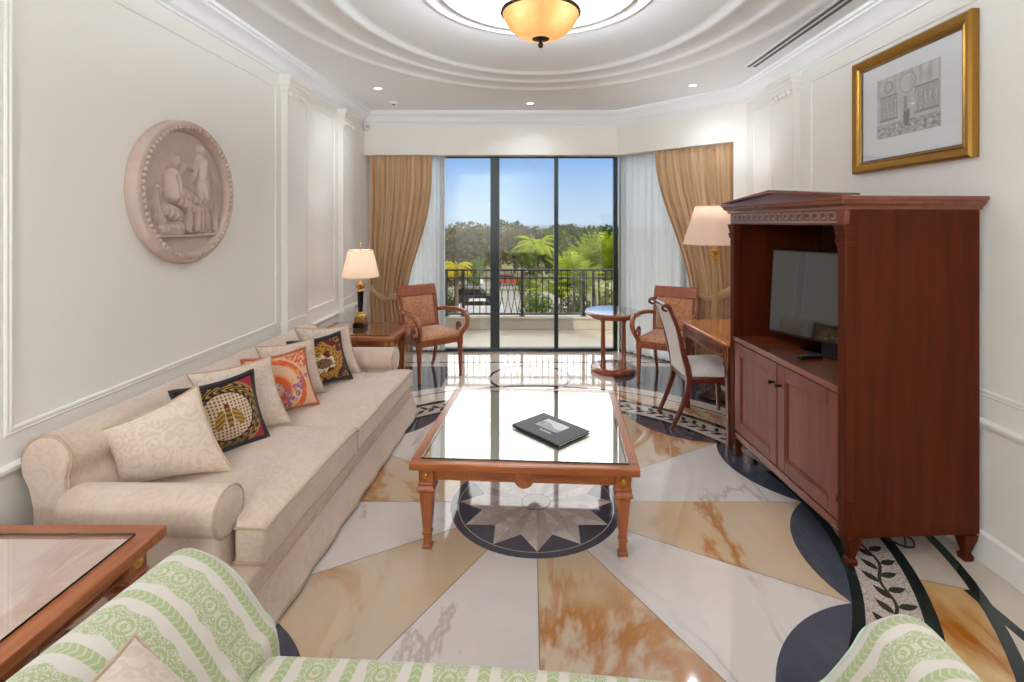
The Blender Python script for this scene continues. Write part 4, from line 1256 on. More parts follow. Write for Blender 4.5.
dc = thing('desk_chair', 'white upholstered chair with dark sabre legs pushed up to the desk', 'chair', (1.42, 4.06, 0), radians(90 + 3))
W, D = .21, .215
poly = [(-W - .01, -D), (W + .01, -D), (W - .02, D), (-W + .02, D)]
mb = MB(); mb.prism(poly, .35, .40); mb.build('seat_rail', M['dark_wood'], dc, bevel=.01)
rings = []
for s, z in ((.97, .398), (1.0, .41), (1.0, .43), (.95, .455), (.8, .475), (.4, .487)): rings.append([(x * s, y * s, z) for x, y in poly])
mb = MB(); mb.loft(rings); mb.build('seat', M['whitefab'], dc, bevel=.012, bseg=3, smooth=70)
for s in (-1, 1):
    x = s * (W - .035)
    mb = MB()
    pts = catmull([(x, D + .135, .93), (x, D + .075, .78), (x, D + .03, .60), (x, D - .01, .44), (x, D - .01, .32), (x, D + .04, .16), (x * .95, D + .115, 0)], 6)
    N_ = len(pts)
    mb.tube(pts, [.02 + .011 * math.exp(-((k / (N_ - 1) - .52) ** 2) * 18) for k in range(N_)], 4, up=(1, 0, 0)); mb.build('leg', M['dark_wood'], dc, bevel=.004, smooth=60)
    mb = MB()
    def sec(x, y, z, w_): return [(x + a * w_ / 2, y + b * w_ / 2, z) for a, b in ((-1, -1), (1, -1), (1, 1), (-1, 1))]
    mb.loft([sec(s * (W - .015), -D + .025, .40, .046), sec(s * (W - .015), -D + .025, .34, .046), sec(s * (W - .012), -D + .015, .02, .026), sec(s * (W - .012), -D + .015, 0, .03)]); mb.build('leg', M['dark_wood'], dc, bevel=.004)
    mb = MB()
    pts = [(x, D + .135 + .028 * (1 - cos(a)) + .0, .935 + .022 * sin(a)) for a in [pi * 1.6 * k / 12 for k in range(13)]]
    mb.tube(pts, [.015 - .006 * k / 12 for k in range(13)], 8); mb.build('crest_scroll', M['dark_wood'], dc, smooth=60)
def wb(u, v, o):
    z = .40 + .53 * v; t_ = v
    y = D - .005 + .02 * v + .12 * v ** 1.8
    return (-W + .05 + (2 * W - .1) * u, y + o * (.014 + .014 * (max(0, sin(pi * u) * sin(pi * v))) ** .5), z)
mb = MB(); mb.grid(lambda u, v: wb(u, v, 1), 16, 20); mb.grid(lambda u, v: wb(u, v, -1), 16, 20)
mb.add([wb(0, 0, 1), wb(1, 0, 1), wb(1, 0, -1), wb(0, 0, -1)], [(0, 1, 2, 3)])
mb.build('backrest', M['whitefab'], dc, smooth=60)
mb = MB(); mb.tube([(-W + .01, D + .14, .935), (0, D + .145, .945), (W - .01, D + .14, .935)], .017, 10); mb.build('crest_rail', M['dark_wood'], dc)

# ---------------- desk
dk = thing('desk', 'polished wooden writing desk with fretwork drawers left of the cabinet', 'desk', (1.685, 3.955, 0), radians(4.5))
hw, hd = .35, .43
mb = MB(); mb.bx(-hw, hw, -hd, hd, .725, .75); mb.build('top', wood('desk_top_wood', (172, 92, 40), (214, 136, 74), 'y', .12, .6), dk, bevel=.008)
def key_strip(mb, org, du, dz, nrm, length, h, n_, th=.004, m=0):
    """a run of square-spiral key motifs along du, raised along nrm"""
    du, dz, nrm, org = Vector(du), Vector(dz), Vector(nrm), Vector(org)
    w_ = length / n_; b = h / 6.5
    def bar(a0, a1, c0, c1):
        p = [org + du * a + dz * c for a, c in ((a0, c0), (a1, c0), (a1, c1), (a0, c1))]
        q = [x + nrm * th for x in p]
        mb.add(p + q, [(3, 2, 1, 0), (4, 5, 6, 7), (0, 1, 5, 4), (1, 2, 6, 5), (2, 3, 7, 6), (3, 0, 4, 7)], m)
    for k in range(n_):
        a = k * w_
        bar(a, a + b, 0, h); bar(a + b, a + w_ * .86, h - b, h); bar(a + w_ * .86 - b, a + w_ * .86, h * .3, h - b)
        bar(a + w_ * .38, a + w_ * .86 - b, h * .3, h * .3 + b); bar(a + b, a + w_, 0, b)
mb = MB(); mb.bx(-hw + .03, hw - .03, -hd + .03, hd - .03, .62, .725); mb.bx(-hw + .02, hw - .02, -hd + .02, hd - .02, .712, .725); mb.build('apron', M['chair_wood'], dk, smooth=0)
for y0 in (-.355, -.02 + .11, -.125):
    if y0 == -.125:
        mb = MB(); mb.bx(-hw + .022, -hw + .03, -.105, .075, .635, .705); mb.build('drawer', M['cab_y'], dk, bevel=.003)
        continue
    mb = MB(); mb.bx(-hw + .022, -hw + .03, y0, y0 + .24, .63, .71)
    d_ = mb.build('drawer', M['chair_wood'], dk, bevel=.003)  # lighter wood stands in for sky light reflected off the drawer
    mb = MB(); key_strip(mb, (-hw + .022, y0 + .235, .642), (0, -1, 0), (0, 0, 1), (-1, 0, 0), .23, .055, 5); mb.build('fretwork', M['dark_wood'], d_, smooth=0)
for x in (-hw + .05, hw - .05):
    for y in (-hd + .05, hd - .05):
        mb = MB(); sec2 = lambda z, w_: [(x + a * w_ / 2, y + b * w_ / 2, z) for a, b in ((-1, -1), (1, -1), (1, 1), (-1, 1))]
        mb.loft([sec2(.715, .06), sec2(.6, .06), sec2(.58, .07), sec2(.56, .05), sec2(.07, .03), sec2(.05, .042), sec2(0, .036)]); lg = mb.build('leg', M['dark_wood'], dk, bevel=.004)

# ---------------- television cabinet (local x runs into the wall, y along its front)
cb = thing('television_cabinet', 'tall mahogany television cabinet with a pediment top and two doors', 'cabinet', (1.435, 2.89, 0), radians(3.4))
HW, DP = .575, .65
mb = MB()
mb.bx(0.0, DP, -HW, -HW + .03, .13, 1.66); bd = mb.build('side_panel', M['cab_z'], cb, bevel=.002)
mb = MB(); mb.bx(0.0, DP, HW - .03, HW, .13, 1.66); mb.build('side_panel', M['cab_z'], cb, bevel=.002)
mb = MB(); mb.bx(DP - .02, DP, -HW + .03, HW - .03, .13, 1.66); mb.build('back_panel', M['cab_in'], cb, smooth=0)
mb = MB(); mb.bx(.004, DP - .02, -HW + .03, HW - .03, .13, .17); mb.bx(-.006, .02, -HW + .03, HW - .03, .13, .175); mb.build('plinth', M['cab_y'], cb, bevel=.003)
mb = MB(); mb.bx(.0, DP - .02, -HW + .03, HW - .03, .79, .82); mb.bx(-.012, .01, -HW + .045, HW - .045, .788, .822); mb.build('shelf', M['cab_y'], cb, bevel=.004)
mb = MB(); mb.bx(.0, DP - .02, -HW + .03, HW - .03, 1.60, 1.66); mb.build('top_panel', M['cab_in'], cb, smooth=0)
for s in (-1, 1):                                                # front posts with small capitals
    y0_, y1_ = (HW - .05, HW + .006) if s > 0 else (-HW - .006, -HW + .05)
    mb = MB(); mb.bx(-.012, .03, y0_, y1_, .13, 1.59)
    po = mb.build('post', M['cab_z'], cb, bevel=.004)
    mb = MB()
    for z, e in ((1.50, .006), (1.515, .009), (1.53, .004), (1.546, .006), (1.561, .009), (1.576, .012)): mb.bx(-.012 - e, .03, y0_ - e, y1_ + e, z - .0085, z + .0085)
    mb.build('capital', M['cab_z'], po, bevel=.002)
    mb = MB(); mb.bx(-.016, .03, y0_ - .004, y1_ + .004, .292, .308); mb.bx(-.018, .03, y0_ - .006, y1_ + .006, .276, .293)
    mb.build('base_ring', M['cab_z'], po, bevel=.002)
    for x in (.03, DP - .05):
        yc = (y0_ + y1_) / 2
        mb = MB(); sec3 = lambda z, a_, o=0: [(x - .0 + p * a_ / 2, yc + q * a_ / 2, z) for p, q in ((-1, -1), (1, -1), (1, 1), (-1, 1))]
        mb.loft([sec3(.13, .07), sec3(.11, .066), sec3(.035, .03), sec3(.03, .04), sec3(.022, .048), sec3(0, .044)]); mb.build('foot', M['cab_z'], cb, bevel=.004)
mb = MB(); mb.bx(-.012, .012, -HW - .002, HW + .002, 1.585, 1.662); fz = mb.build('frieze', M['cab_y'], cb, bevel=.002)
mb = MB(); key_strip(mb, (-.012, HW - .05, 1.596), (0, -1, 0), (0, 0, 1), (-1, 0, 0), 2 * HW - .10, .055, 16, .006); mb.build('key_fretwork', plain('worn_fretwork', (128, 98, 88), .3), fz, smooth=0)
# cornice on the front and both ends
mb = MB()
CP = [(0, 1.655), (.012, 1.658), (.018, 1.672), (.034, 1.684), (.04, 1.70), (.048, 1.703), (.048, 1.72), (0, 1.722)]
sweep(mb, [(DP, HW), (-.012, HW), (-.012, -HW), (DP, -HW)], [(-o, z) for o, z in CP]); mb.bx(0, DP, -HW, HW, 1.66, 1.718)
mb.build('cornice', M['cab_y'], cb, smooth=30)
# low pediment
mb = MB()
rot = Matrix(((0, 0, 1, 0), (1, 0, 0, 0), (0, 1, 0, 0), (0, 0, 0, 1)))     # polygon (a, b) -> (., y=a, z=b), extruded along x
mb.prism([(-HW - .04, 1.72), (HW + .04, 1.72), (0, 1.765)], -.03, .028, 0, rot)
pd = mb.build('pediment', M['cab_y'], cb, smooth=0)
mb = MB()
for s in (-1, 1): mb.prism([(s * (HW + .047), 1.722), (s * (HW + .047), 1.732), (0, 1.785), (0, 1.765)], -.06, .03, 0, rot)
mb.build('raking_cornice', M['cab_y'], pd, smooth=0, bevel=.003)
# doors with sunk panels
for s in (-1, 1):
    ya, yb = (.004, HW - .052) if s > 0 else (-HW + .052, -.004)
    z0_, z1_ = .185, .782; st = .075
    mb = MB()
    mb.bx(-.008, .016, ya, ya + st, z0_, z1_); mb.bx(-.008, .016, yb - st, yb, z0_, z1_); mb.bx(-.008, .016, ya + st, yb - st, z0_, z0_ + st); mb.bx(-.008, .016, ya + st, yb - st, z1_ - st, z1_)
    dr = mb.build('door', M['cab_door'], cb, bevel=.004, smooth=0)
    mb = MB(); mb.bx(.004, .014, ya + st - .002, yb - st + .002, z0_ + st - .002, z1_ - st + .002); 
    for a, b, c, d in ((ya + st, ya + st + .01, z0_ + st, z1_ - st), (yb - st - .01, yb - st, z0_ + st, z1_ - st), (ya + st, yb - st, z0_ + st, z0_ + st + .01), (ya + st, yb - st, z1_ - st - .01, z1_ - st)): mb.bx(-.003, .006, a, b, c, d)
    mb.build('door_panel', M['cab_door'], dr, bevel=.002, smooth=0)
    mb = MB(); mb.lathe([(.009, 0), (.009, .004), (.005, .008), (.006, .016), (.013, .022), (.014, .028), (.008, .034), (0, .035)], (0, 0, 0), 16, 0)
    mb.build('knob', M['bronze'], dr, loc=(-.008, .034 * s, .665), rot=(0, -pi / 2, 0))

# ---------------- television, remote, cable
tv = thing('television', 'black flat television standing inside the mahogany cabinet', 'television', (1.765, 2.955, .8225), 0)
ang = atan2(-.77, .35)
tv.rotation_euler = (0, 0, ang)                                    # local x along the screen, local +y away from the viewer side
tw = .845
mb = MB(); mb.bx(-tw / 2, tw / 2, .0, .03, .05, .60); mb.bx(-.25, .25, .03, .05, .12, .45); mb.build('casing', M['black_gloss'], tv, bevel=.004, rot=(radians(-4), 0, 0))
mb = MB(); mb.bx(-tw / 2 + .012, tw / 2 - .012, -.003, .001, .068, .588); mb.build('screen', M['screen'], tv, smooth=0, rot=(radians(-4), 0, 0))
mb = MB(); mb.bx(-.05, .05, .005, .025, .008, .06); mb.prism(rpoly(.30, .17, .05), 0, .01); mb.build('stand', M['black_gloss'], tv, bevel=.002)
rm = thing('remote_control', 'black remote control lying on the cabinet shelf before the television', 'remote control', (1.60, 2.86, .8225), radians(14))
mb = MB(); mb.prism(rpoly(.16, .042, .012), 0, .016); mb.build('case', M['black'], rm, bevel=.004)
mb = MB()
for i in range(6):
    for j in range(3): mb.lathe([(.0, .016), (.004, .016), (.004, .018), (0, .0185)], (-.05 + i * .019, -.011 + j * .011, 0), 8)
mb.build('button', plain('grey_buttons', (70, 70, 74), .5), rm)
mb = MB()
pts = [(.055 * cos(t) * (1 + .1 * sin(3 * t)), .05 * sin(t), .006 + .002 * sin(2 * t)) for t in [2 * pi * 1.7 * k / 60 for k in range(61)]]
pts += [(.09, .12, .006), (.12, .22, .006)]
mb.tube(catmull(pts, 2), .0045, 6)
tag(mb.build('cable', M['black'], None, loc=(1.86, 2.50, 0), smooth=60), 'coiled black cable on the floor under the mahogany cabinet', 'cable')

# ---------------- round table by the window
rt = thing('round_table', 'round glass-topped wooden side table by the right-hand voile', 'table', (.90, 5.40, 0))
mb = MB(); mb.lathe([(0, .0), (.235, 0), (.245, .012), (.245, .035), (.235, .045), (.222, .055), (.21, .058), (0, .06)], n=48); mb.build('base', M['chair_wood'], rt)
mb = MB(); mb.lathe([(0, .575), (.24, .575), (.25, .585), (.255, .60), (.29, .605), (.305, .615), (.31, .63), (.30, .64), (.29, .643), (0, .643)], n=56); mb.build('top', M['chair_wood'], rt)
mb = MB(); mb.lathe([(0, .6435), (.296, .6435), (.298, .646), (.296, .65), (0, .65)], n=56); mb.build('glass_top', M['table_glass'], rt)
for k in range(4):
    a = pi / 4 + pi / 2 * k - .166
    mb = MB(); mb.lathe([(.03, .055), (.03, .075), (.022, .085), (.022, .3), (.02, .535), (.027, .545), (.028, .575)], (.155 * cos(a), .155 * sin(a), 0), 16); mb.build('column', M['chair_wood'], rt)

# ---------------- lamps
def shade(parent, r0, r1, z0_, z1_, mat, n=40):
    mb = MB(); mb.lathe([(r0, z0_), (r1, z1_), (r1 - .003, z1_), (r0 - .003, z0_)], n=n, caps=False)
    mb.add(*[[(r * cos(2 * pi * k / n), r * sin(2 * pi * k / n), z) for r, z in ((r0, z0_), (r0 - .003, z0_)) for k in range(n)], [(k, (k + 1) % n, n + (k + 1) % n, n + k) for k in range(n)]])
    s = mb.build('lamp_shade', M[mat], parent)
    for r, z in ((r0, z0_), (r1, z1_)):
        mb = MB(); mb.tube([(r * cos(2 * pi * k / n), r * sin(2 * pi * k / n), z) for k in range(n)], .003, 6, closed=True)
        mb.build('edging', M['piping'], s)
    return s
TH = .6067
lp = thing('table_lamp', 'lit table lamp with a black and brass column on the far end table', 'lamp', (-1.60, 4.72, TH))
mb = MB(); mb.bx(-.055, .055, -.055, .055, 0, .045); mb.build('base', M['black_gloss'], lp, bevel=.004)
mb = MB(); mb.bx(-.046, .046, -.046, .046, .045, .10); mb.lathe([(.046, .10), (.046, .112), (.036, .118), (.03, .13), (.034, .142), (.024, .15)], n=24); mb.build('brass_plinth', M['brass'], lp, bevel=.004)
mb = MB(); mb.lathe([(.022, .148), (.03, .34)], n=24); mb.build('column', M['black_gloss'], lp)
mb = MB(); mb.lathe([(.03, .338), (.032, .35), (.026, .36), (.034, .385), (.046, .40), (.046, .41), (.02, .415), (.012, .43), (.010, .52)], n=24)
for k in range(8):
    a = 2 * pi * k / 8; mb.lathe([(0, -.02), (.008, -.005), (.01, .01), (.0, .022)], (.036 * cos(a), .036 * sin(a), .385), 6)
mb.tube([(0, 0, .5), (0, 0, .78)], .004, 6); mb.lathe([(0, .765), (.012, .77), (.012, .78), (.004, .79), (.009, .80), (0, .815)], n=12); mb.build('brass_neck', M['brass'], lp)
shade(lp, .172, .113, .475, .728, 'shade')
light('POINT', 'table_lamp_bulb', (-1.60, 4.72, TH + .60), 1.2, (.95, .96, 1.0), shadow_soft_size=.03)
light('SPOT', 'table_lamp_uplight', (-1.60, 4.72, TH + .62), 9.0, (.95, .96, 1.0), (pi, 0, 0), spot_size=radians(110), spot_blend=1.0, shadow_soft_size=.03)
mb = MB(); mb.tube([(0, 0, .006), (-.02, .06, .006)], [.008, .006], 8); mb.tube(catmull([(-.02, .06, .006), (.02, .16, .006), (.10, .14, .006), (.2, .2, .006)], 5), .0025, 6)
tag(mb.build('lamp_switch', M['black'], None, loc=(-1.84, 4.42, TH + .004), smooth=60), 'small black inline switch and flex lying on the far end table', 'switch')

fp = thing('floor_lamp', 'gilded floor lamp with a wide pale shade behind the desk', 'lamp', (1.695, 4.58, 0))
mb = MB(); mb.lathe([(.15, 0), (.155, .02), (.13, .035), (.09, .045), (.05, .07), (.03, .10), (.026, .13)], n=32); mb.build('base', M['bronze'], fp)
mb = MB(); prof = []
for k in range(48):
    pass
nfl = 16
rings = []
for z, r in ((.13, .027), (.6, .025), (1.0, .022), (1.26, .019)):
    rings.append([((r + .0022 * cos(nfl * 2 * pi * k / 64)) * cos(2 * pi * k / 64), (r + .0022 * cos(nfl * 2 * pi * k / 64)) * sin(2 * pi * k / 64), z) for k in range(64)])
mb.loft(rings); mb.build('column', plain('antique_gold_paint', (186, 158, 104), .45), fp, smooth=25)
mb = MB(); mb.lathe([(.019, 1.258), (.03, 1.265), (.02, 1.278), (.022, 1.295), (.045, 1.325), (.05, 1.335), (.045, 1.345), (.015, 1.35), (.012, 1.45)], n=24); mb.build('capital', M['gold_metal'], fp)
mb = MB(); mb.tube([(0, 0, 1.44), (0, 0, 1.76)], .005, 6); mb.lathe([(0, 1.755), (.012, 1.76), (.008, 1.785), (0, 1.80)], n=12); mb.build('finial', M['gold_metal'], fp)
shade(fp, .285, .175, 1.395, 1.745, 'shade_dim')
light('SPOT', 'floor_lamp_bulb', (1.695, 4.58, 1.56), 14.0, (.9, .95, 1.0), (pi, 0, 0), spot_size=radians(150), spot_blend=1.0, shadow_soft_size=.05)

cl_ = thing('ceiling_lamp', 'amber glass bowl lamp hanging below the ceiling rose', 'lamp', (OC[0] + .012, OC[1] - .0, .028))
R_ = .222
n = NT('alabaster_glass')
_lw = n.n('ShaderNodeTexCoord')
_sp = n.n('ShaderNodeSeparateXYZ'); n.t.links.new(_lw.outputs['Object'], _sp.inputs[0])
_bl = n.noise(n.coord('Object', (1, 1, 1)), 5.0, 3)
_col = n.mix(n.rng(_bl, .35, .65), lin((240, 178, 108)), lin((252, 204, 142)))
_hot = None
for ax_ in (-.12, .12):
    _v = n.n('ShaderNodeVectorMath', operation='DISTANCE'); n.t.links.new(_lw.outputs['Object'], _v.inputs[0]); _v.inputs[1].default_value = (ax_, -.15, 2.72)
    _h = n.rng(_v.outputs['Value'], .03, .16, 1.0, 0.0)
    _hot = _h if _hot is None else n.math('MAXIMUM', _hot, _h)
_e = n.n('ShaderNodeEmission'); n.put(_e, 0, _col); n.put(_e, 1, n.math('ADD', 1.0, n.math('MULTIPLY', _hot, .5)))
M['alabaster'] = n.done(_e)
mb = MB()
prof = [(.0, 2.63), (.06, 2.633), (.105, 2.645), (.145, 2.667), (.178, 2.696), (.202, 2.728), (.216, 2.755), (R_, 2.778), (R_ - .008, 2.785), (R_ - .012, 2.775)]
mb.lathe(prof, n=56, caps=False); mb.build('glass_bowl', M['alabaster'], cl_, smooth=60)
mb = MB(); mb.lathe([(R_ - .004, 2.772), (R_ + .008, 2.774), (R_ + .012, 2.785), (R_ + .006, 2.796), (R_ - .006, 2.798), (R_ - .01, 2.79)], n=56, caps=False); mb.build('rim', M['bronze'], cl_)
mb = MB(); mb.lathe([(0, 2.58), (.012, 2.585), (.016, 2.598), (.012, 2.61), (.007, 2.616), (.012, 2.624), (.05, 2.632), (.052, 2.64), (.03, 2.645), (0, 2.645)], n=28); mb.build('finial', M['bronze'], cl_)
mb = MB(); mb.tube([(0, 0, 2.64), (0, 0, 2.945)], .008, 10); mb.lathe([(.01, 2.90), (.06, 2.92), (.075, 2.945), (0, 2.946)], n=24)
for k in range(3):
    a = 2 * pi * k / 3; mb.tube([(.02 * cos(a), .02 * sin(a), 2.9), (R_ * cos(a), R_ * sin(a), 2.79)], .004, 6)
mb.build('stem', M['bronze'], cl_)
light('POINT', 'ceiling_lamp_bulb', (OC[0], OC[1], 2.79), 175.0, (.82, .92, 1.0), shadow_soft_size=.12)

# ---------------- downlights, detectors, vent
DL = ['small round downlight near the left back corner of the ceiling', 'small round downlight in the middle of the ceiling above the glass doors', 'small round downlight near the right back corner of the ceiling', None, None, None]
for (x, y), lb in zip(DOWN, DL):
    t = thing('downlight', lb or 'small round downlight added in the ceiling out of view', 'downlight', (x, y, DOWN_Z), 0, 'recessed downlights')
    mb = MB(); mb.lathe([(.042, 0), (.05, -.002), (.052, -.006), (.046, -.009), (.036, -.004), (.034, 0)], n=28, caps=False); mb.build('bezel', M['white_plastic'], t)
    mb = MB(); mb.lathe([(0, -.003), (.035, -.003), (.035, -.001), (0, -.001)], n=24); mb.build('lens', emis('downlight_glow', (255, 244, 226), 6.0), t)
t = thing('smoke_detector', 'small white detector disc on the ceiling near the left back corner', 'detector', (-1.50, 5.50, ZC))
mb = MB(); mb.lathe([(.05, 0), (.05, -.012), (.04, -.022), (.022, -.026)], n=28); mb.build('housing', M['white_plastic'], t)
mb = MB(); mb.lathe([(.016, -.026), (.016, -.03), (.008, -.034)], n=16); mb.build('sensor', M['black'], t)
t = thing('motion_sensor', 'small white motion sensor in the top left back corner', 'sensor', (-1.955, 5.985, 2.70), radians(40))
mb = MB(); mb.prism(rpoly(.075, .045, .012), 0, .105); mb.build('housing', M['white_plastic'], t, bevel=.006)
mb = MB(); mb.prism(rpoly(.05, .05, .012), .02, .055); mb.build('lens', plain('sensor_lens', (210, 196, 180), .2), t, loc=(0, -.004, 0), bevel=.004)
t = thing('air_vent', 'long black-slotted air vent in the ceiling along the right wall', 'vent', (1.875, 2.4, ZC))
mb = MB(); mb.bx(-.055, .055, -1.86, 1.86, -.006, 0.0); mb.build('frame', M['ceil'], t, smooth=0)
for x in (-.024, .024):
    mb = MB(); mb.bx(x - .0135, x + .0135, -1.84, 1.84, -.0075, -.0055); mb.build('slot', M['black'], t, smooth=0)

# ---------------- framed print on the right wall (local x = along the wall towards the viewer, local y = out of the wall)
pf = thing('framed_print', 'gilt-framed etching of classical reliefs hanging on the right wall', 'picture', (XR, 2.823, 1.91), radians(90))
pw, ph = .885, .71
# local x -> +world y ; local y -> -world x
def frame_profile(): return [(0, 0), (0, .035), (.012, .045), (.03, .038), (.05, .024), (.06, .028), (.07, .018), (.07, 0)]
rings = []
for cx_, cz_, sx_, sz_ in ((-pw / 2, 0, 1, 1), (pw / 2, 0, -1, 1), (pw / 2, ph, -1, -1), (-pw / 2, ph, 1, -1)):
    rings.append([(cx_ + sx_ * o, h_, cz_ + sz_ * o) for o, h_ in frame_profile()])
rings.append(rings[0])
mb = MB(); mb.loft(rings, caps=False, closed=False); mb.build('frame', M['gilt_frame'], pf, smooth=30)
mb = MB(); mb.bx(-pw / 2 + .06, pw / 2 - .06, .002, .012, .06, ph - .06); mb.build('mat_board', plain('mat_board', (242, 242, 246), .8, var=.01), pf, smooth=0)
mb = MB()
for a, b, c, d in ((-pw / 2 + .066, pw / 2 - .066, .066, .073), (-pw / 2 + .066, pw / 2 - .066, ph - .073, ph - .066), (-pw / 2 + .066, -pw / 2 + .073, .066, ph - .066), (pw / 2 - .073, pw / 2 - .066, .066, ph - .066)): mb.bx(a, b, .012, .02, c, d)
mb.build('inner_slip', M['black'], pf, smooth=0)
def etch(u, v):
    # pale ruin scene: two friezes of standing figures, a pedestal between, a round shield, rubble below
    g = .66 + .10 * mnoise.noise((u * 9, v * 9, 0)) + .05 * sin(u * 300 + v * 40)
    def dk_(a): 
        return a
    x, y = u, v
    if y > .70: g -= .10 * (sin(x * 46) > .3) * (.4 + .6 * (y > .74))
    for x0_, x1_ in ((.04, .36), (.62, .98)):
        if x0_ < x < x1_ and .28 < y < .70:
            c = (x - x0_) / (x1_ - x0_) * 5; q = int(c); f = (c % 1) - .5; yy = (y - .28) / .42
            f += .10 * sin(yy * 5 + q * 2.1)
            body = .17 + .09 * sin(yy * 9 + q) if yy < .62 else .24 * (1 - (yy - .62) / .2) if yy < .78 else 0
            head = (f / .13) ** 2 + ((yy - .80) / .09) ** 2 < 1
            limb = abs(f - (.28 - .5 * abs(yy - .55)) * (1 if q % 2 else -1)) < .05 and .35 < yy < .75
            fig = abs(f) < body or head or limb
            g = .52 + .12 * mnoise.noise((x * 60, y * 60, 2)) + (.20 if fig else 0)
            if fig and (f > .06 or sin(yy * 40 + f * 16) > .75): g -= .34
            if yy > .93 or yy < .07: g = .34
    if .40 < x < .58 and .22 < y < .60: g = .62 - .2 * (abs(x - .49) < .03) + .15 * mnoise.noise((x * 30, y * 30, 1))
    r = sqrt(((x - .52) / .8) ** 2 + ((y - .80)) ** 2)
    if r < .16: g = .70 - .25 * (r > .145) - .1 * (x > .55)
    r = sqrt(((x - .2) / .8) ** 2 + ((y - .83)) ** 2)
    if r < .10: g = .62 - .25 * (abs(r - .085) < .012)
    if y < .22: g = .56 + .35 * mnoise.noise((x * 16, y * 22, 3)) - .15 * (mnoise.noise((x * 40, y * 60, 7)) > .1)
    if abs(x - .5) < .05 - .2 * max(0, .2 - y) and .12 < y < .38: g = .25 + .2 * mnoise.noise((x * 50, y * 50, 4))
    g = min(.9, max(.08, g + .03)) ** 1.2
    return (g, g * .985, g * .96)
mb = MB(); mb.grid(lambda u, v: (.24 - .475 * u, .0125, .19 + .36 * v), 150, 110, colfn=etch); mb.build('etching', M['print'], pf, smooth=0)
mb = MB(); mb.bx(-pw / 2 + .066, pw / 2 - .066, .0205, .0225, .066, ph - .066); mb.build('glazing', M['glass'], pf, smooth=0)

# ---------------- plaster roundel on the left wall
rd = thing('plaster_roundel', 'round plaster relief of two classical figures on the left wall', 'wall relief', (XL, 2.86, 1.77))
RX = Matrix.Rotation(pi / 2, 4, 'Y')                              # lathe axis z -> world +x
mb = MB(); mb.lathe([(.398, 0), (.405, .012), (.405, .05), (.398, .066), (.385, .072), (.365, .070), (.352, .058), (.345, .048), (.34, .03), (.34, 0)], (0, 0, 0), 90, 0, RX, caps=False); fr_ = mb.build('frame', M['plaster'], rd, smooth=40)
mb = MB()
for k in range(70):
    a = 2 * pi * k / 70; c = Vector((.074, .368 * cos(a), .368 * sin(a)))
    mb.lathe([(0, -.013), (.009, -.009), (.013, 0), (.009, .009), (0, .013)], c, 8)
mb.build('beading', M['plaster'], fr_, smooth=60)
CAPS = [ # (y0, z0, r0, y1, z1, r1, height); y to the right, z up, unit = field radius
 (-.28, .47, .085, -.27, .52, .08, .9), (-.30, .34, .06, -.28, .42, .06, .6),
 (-.38, .26, .13, -.34, -.05, .15, 1.0), (-.33, .0, .13, .16, -.14, .11, 1.1), (-.30, -.10, .12, .06, -.26, .1, 1.0),
 (.18, -.14, .085, .22, -.62, .055, .95), (.04, -.24, .085, .0, -.62, .055, .9), (.22, -.64, .05, .32, -.67, .035, .8), (.0, -.64, .05, .1, -.67, .035, .8),
 (-.46, .24, .065, -.44, .0, .06, .9), (-.44, .0, .06, .02, -.02, .05, 1.0), (-.24, .24, .06, -.05, .44, .05, .8), (-.05, .44, .045, .12, .40, .04, .8),
 (.34, .74, .078, .34, .78, .078, .9), (.34, .62, .05, .34, .68, .05, .6), (.36, .52, .13, .36, .22, .115, 1.0), (.36, .2, .13, .36, -.06, .16, .95),
 (.28, .2, .05, .24, -.1, .05, .7), (.42, .2, .05, .46, -.12, .05, .7),
 (.33, -.12, .075, .34, -.62, .05, .9), (.42, -.12, .075, .5, -.58, .05, .85), (.34, -.64, .045, .42, -.67, .035, .8), (.5, -.6, .045, .6, -.64, .03, .7),
 (.24, .5, .055, .14, .22, .045, .9), (.14, .22, .045, .12, -.1, .03, .7), (.5, .52, .055, .6, .22, .045, .9), (.6, .62, .018, .58, -.3, .018, .6), (.56, -.1, .05, .56, -.26, .06, .8),
 (-.6, -.62, .12, -.2, -.6, .12, .7), (-.66, -.3, .1, -.6, -.5, .12, .6), (-.64, .02, .07, -.66, -.2, .08, .5), (-.5, -.3, .12, -.3, -.36, .12, .8),
 (.76, -.62, .06, .70, -.1, .04, .6), (.70, -.1, .04, .8, .06, .03, .5), (.74, .0, .03, .62, .1, .02, .4), (.78, .08, .07, .72, .14, .06, .35)]
def relief_h(y, z):
    h = 0.0
    for y0_, z0_, r0_, y1_, z1_, r1_, H in CAPS:
        dy, dz = y1_ - y0_, z1_ - z0_; L2 = dy * dy + dz * dz
        t = 0 if L2 == 0 else max(0, min(1, ((y - y0_) * dy + (z - z0_) * dz) / L2))
        r = r0_ + (r1_ - r0_) * t; d2 = ((y - y0_ - dy * t) ** 2 + (z - z0_ - dz * t) ** 2) / (r * r)
        if d2 < 1: h = max(h, H * (r / .13) ** .5 * sqrt(1 - d2))
    folds = .10 * sin(y * 60 + z * 12) if (h > .3 and -.62 < z < .25) else 0
    if z < -.70: return .55 if z > -.745 else (.10)
    return max(0, h + folds) + .03 * mnoise.noise((y * 4, z * 4, 0))
NG = 150
mb = MB(); vs = []; fs = []
for j in range(NG + 1):
    for i in range(NG + 1):
        y, z = -1.02 + 2.04 * i / NG, -1.02 + 2.04 * j / NG
        vs.append((.026 + .055 * relief_h(y, z), y * .342, z * .342))
for j in range(NG):
    for i in range(NG):
        y, z = -1.02 + 2.04 * (i + .5) / NG, -1.02 + 2.04 * (j + .5) / NG
        if y * y + z * z < 1.02:
            a = j * (NG + 1) + i; fs.append((a, a + 1, a + NG + 2, a + NG + 1))
mb.add(vs, fs)
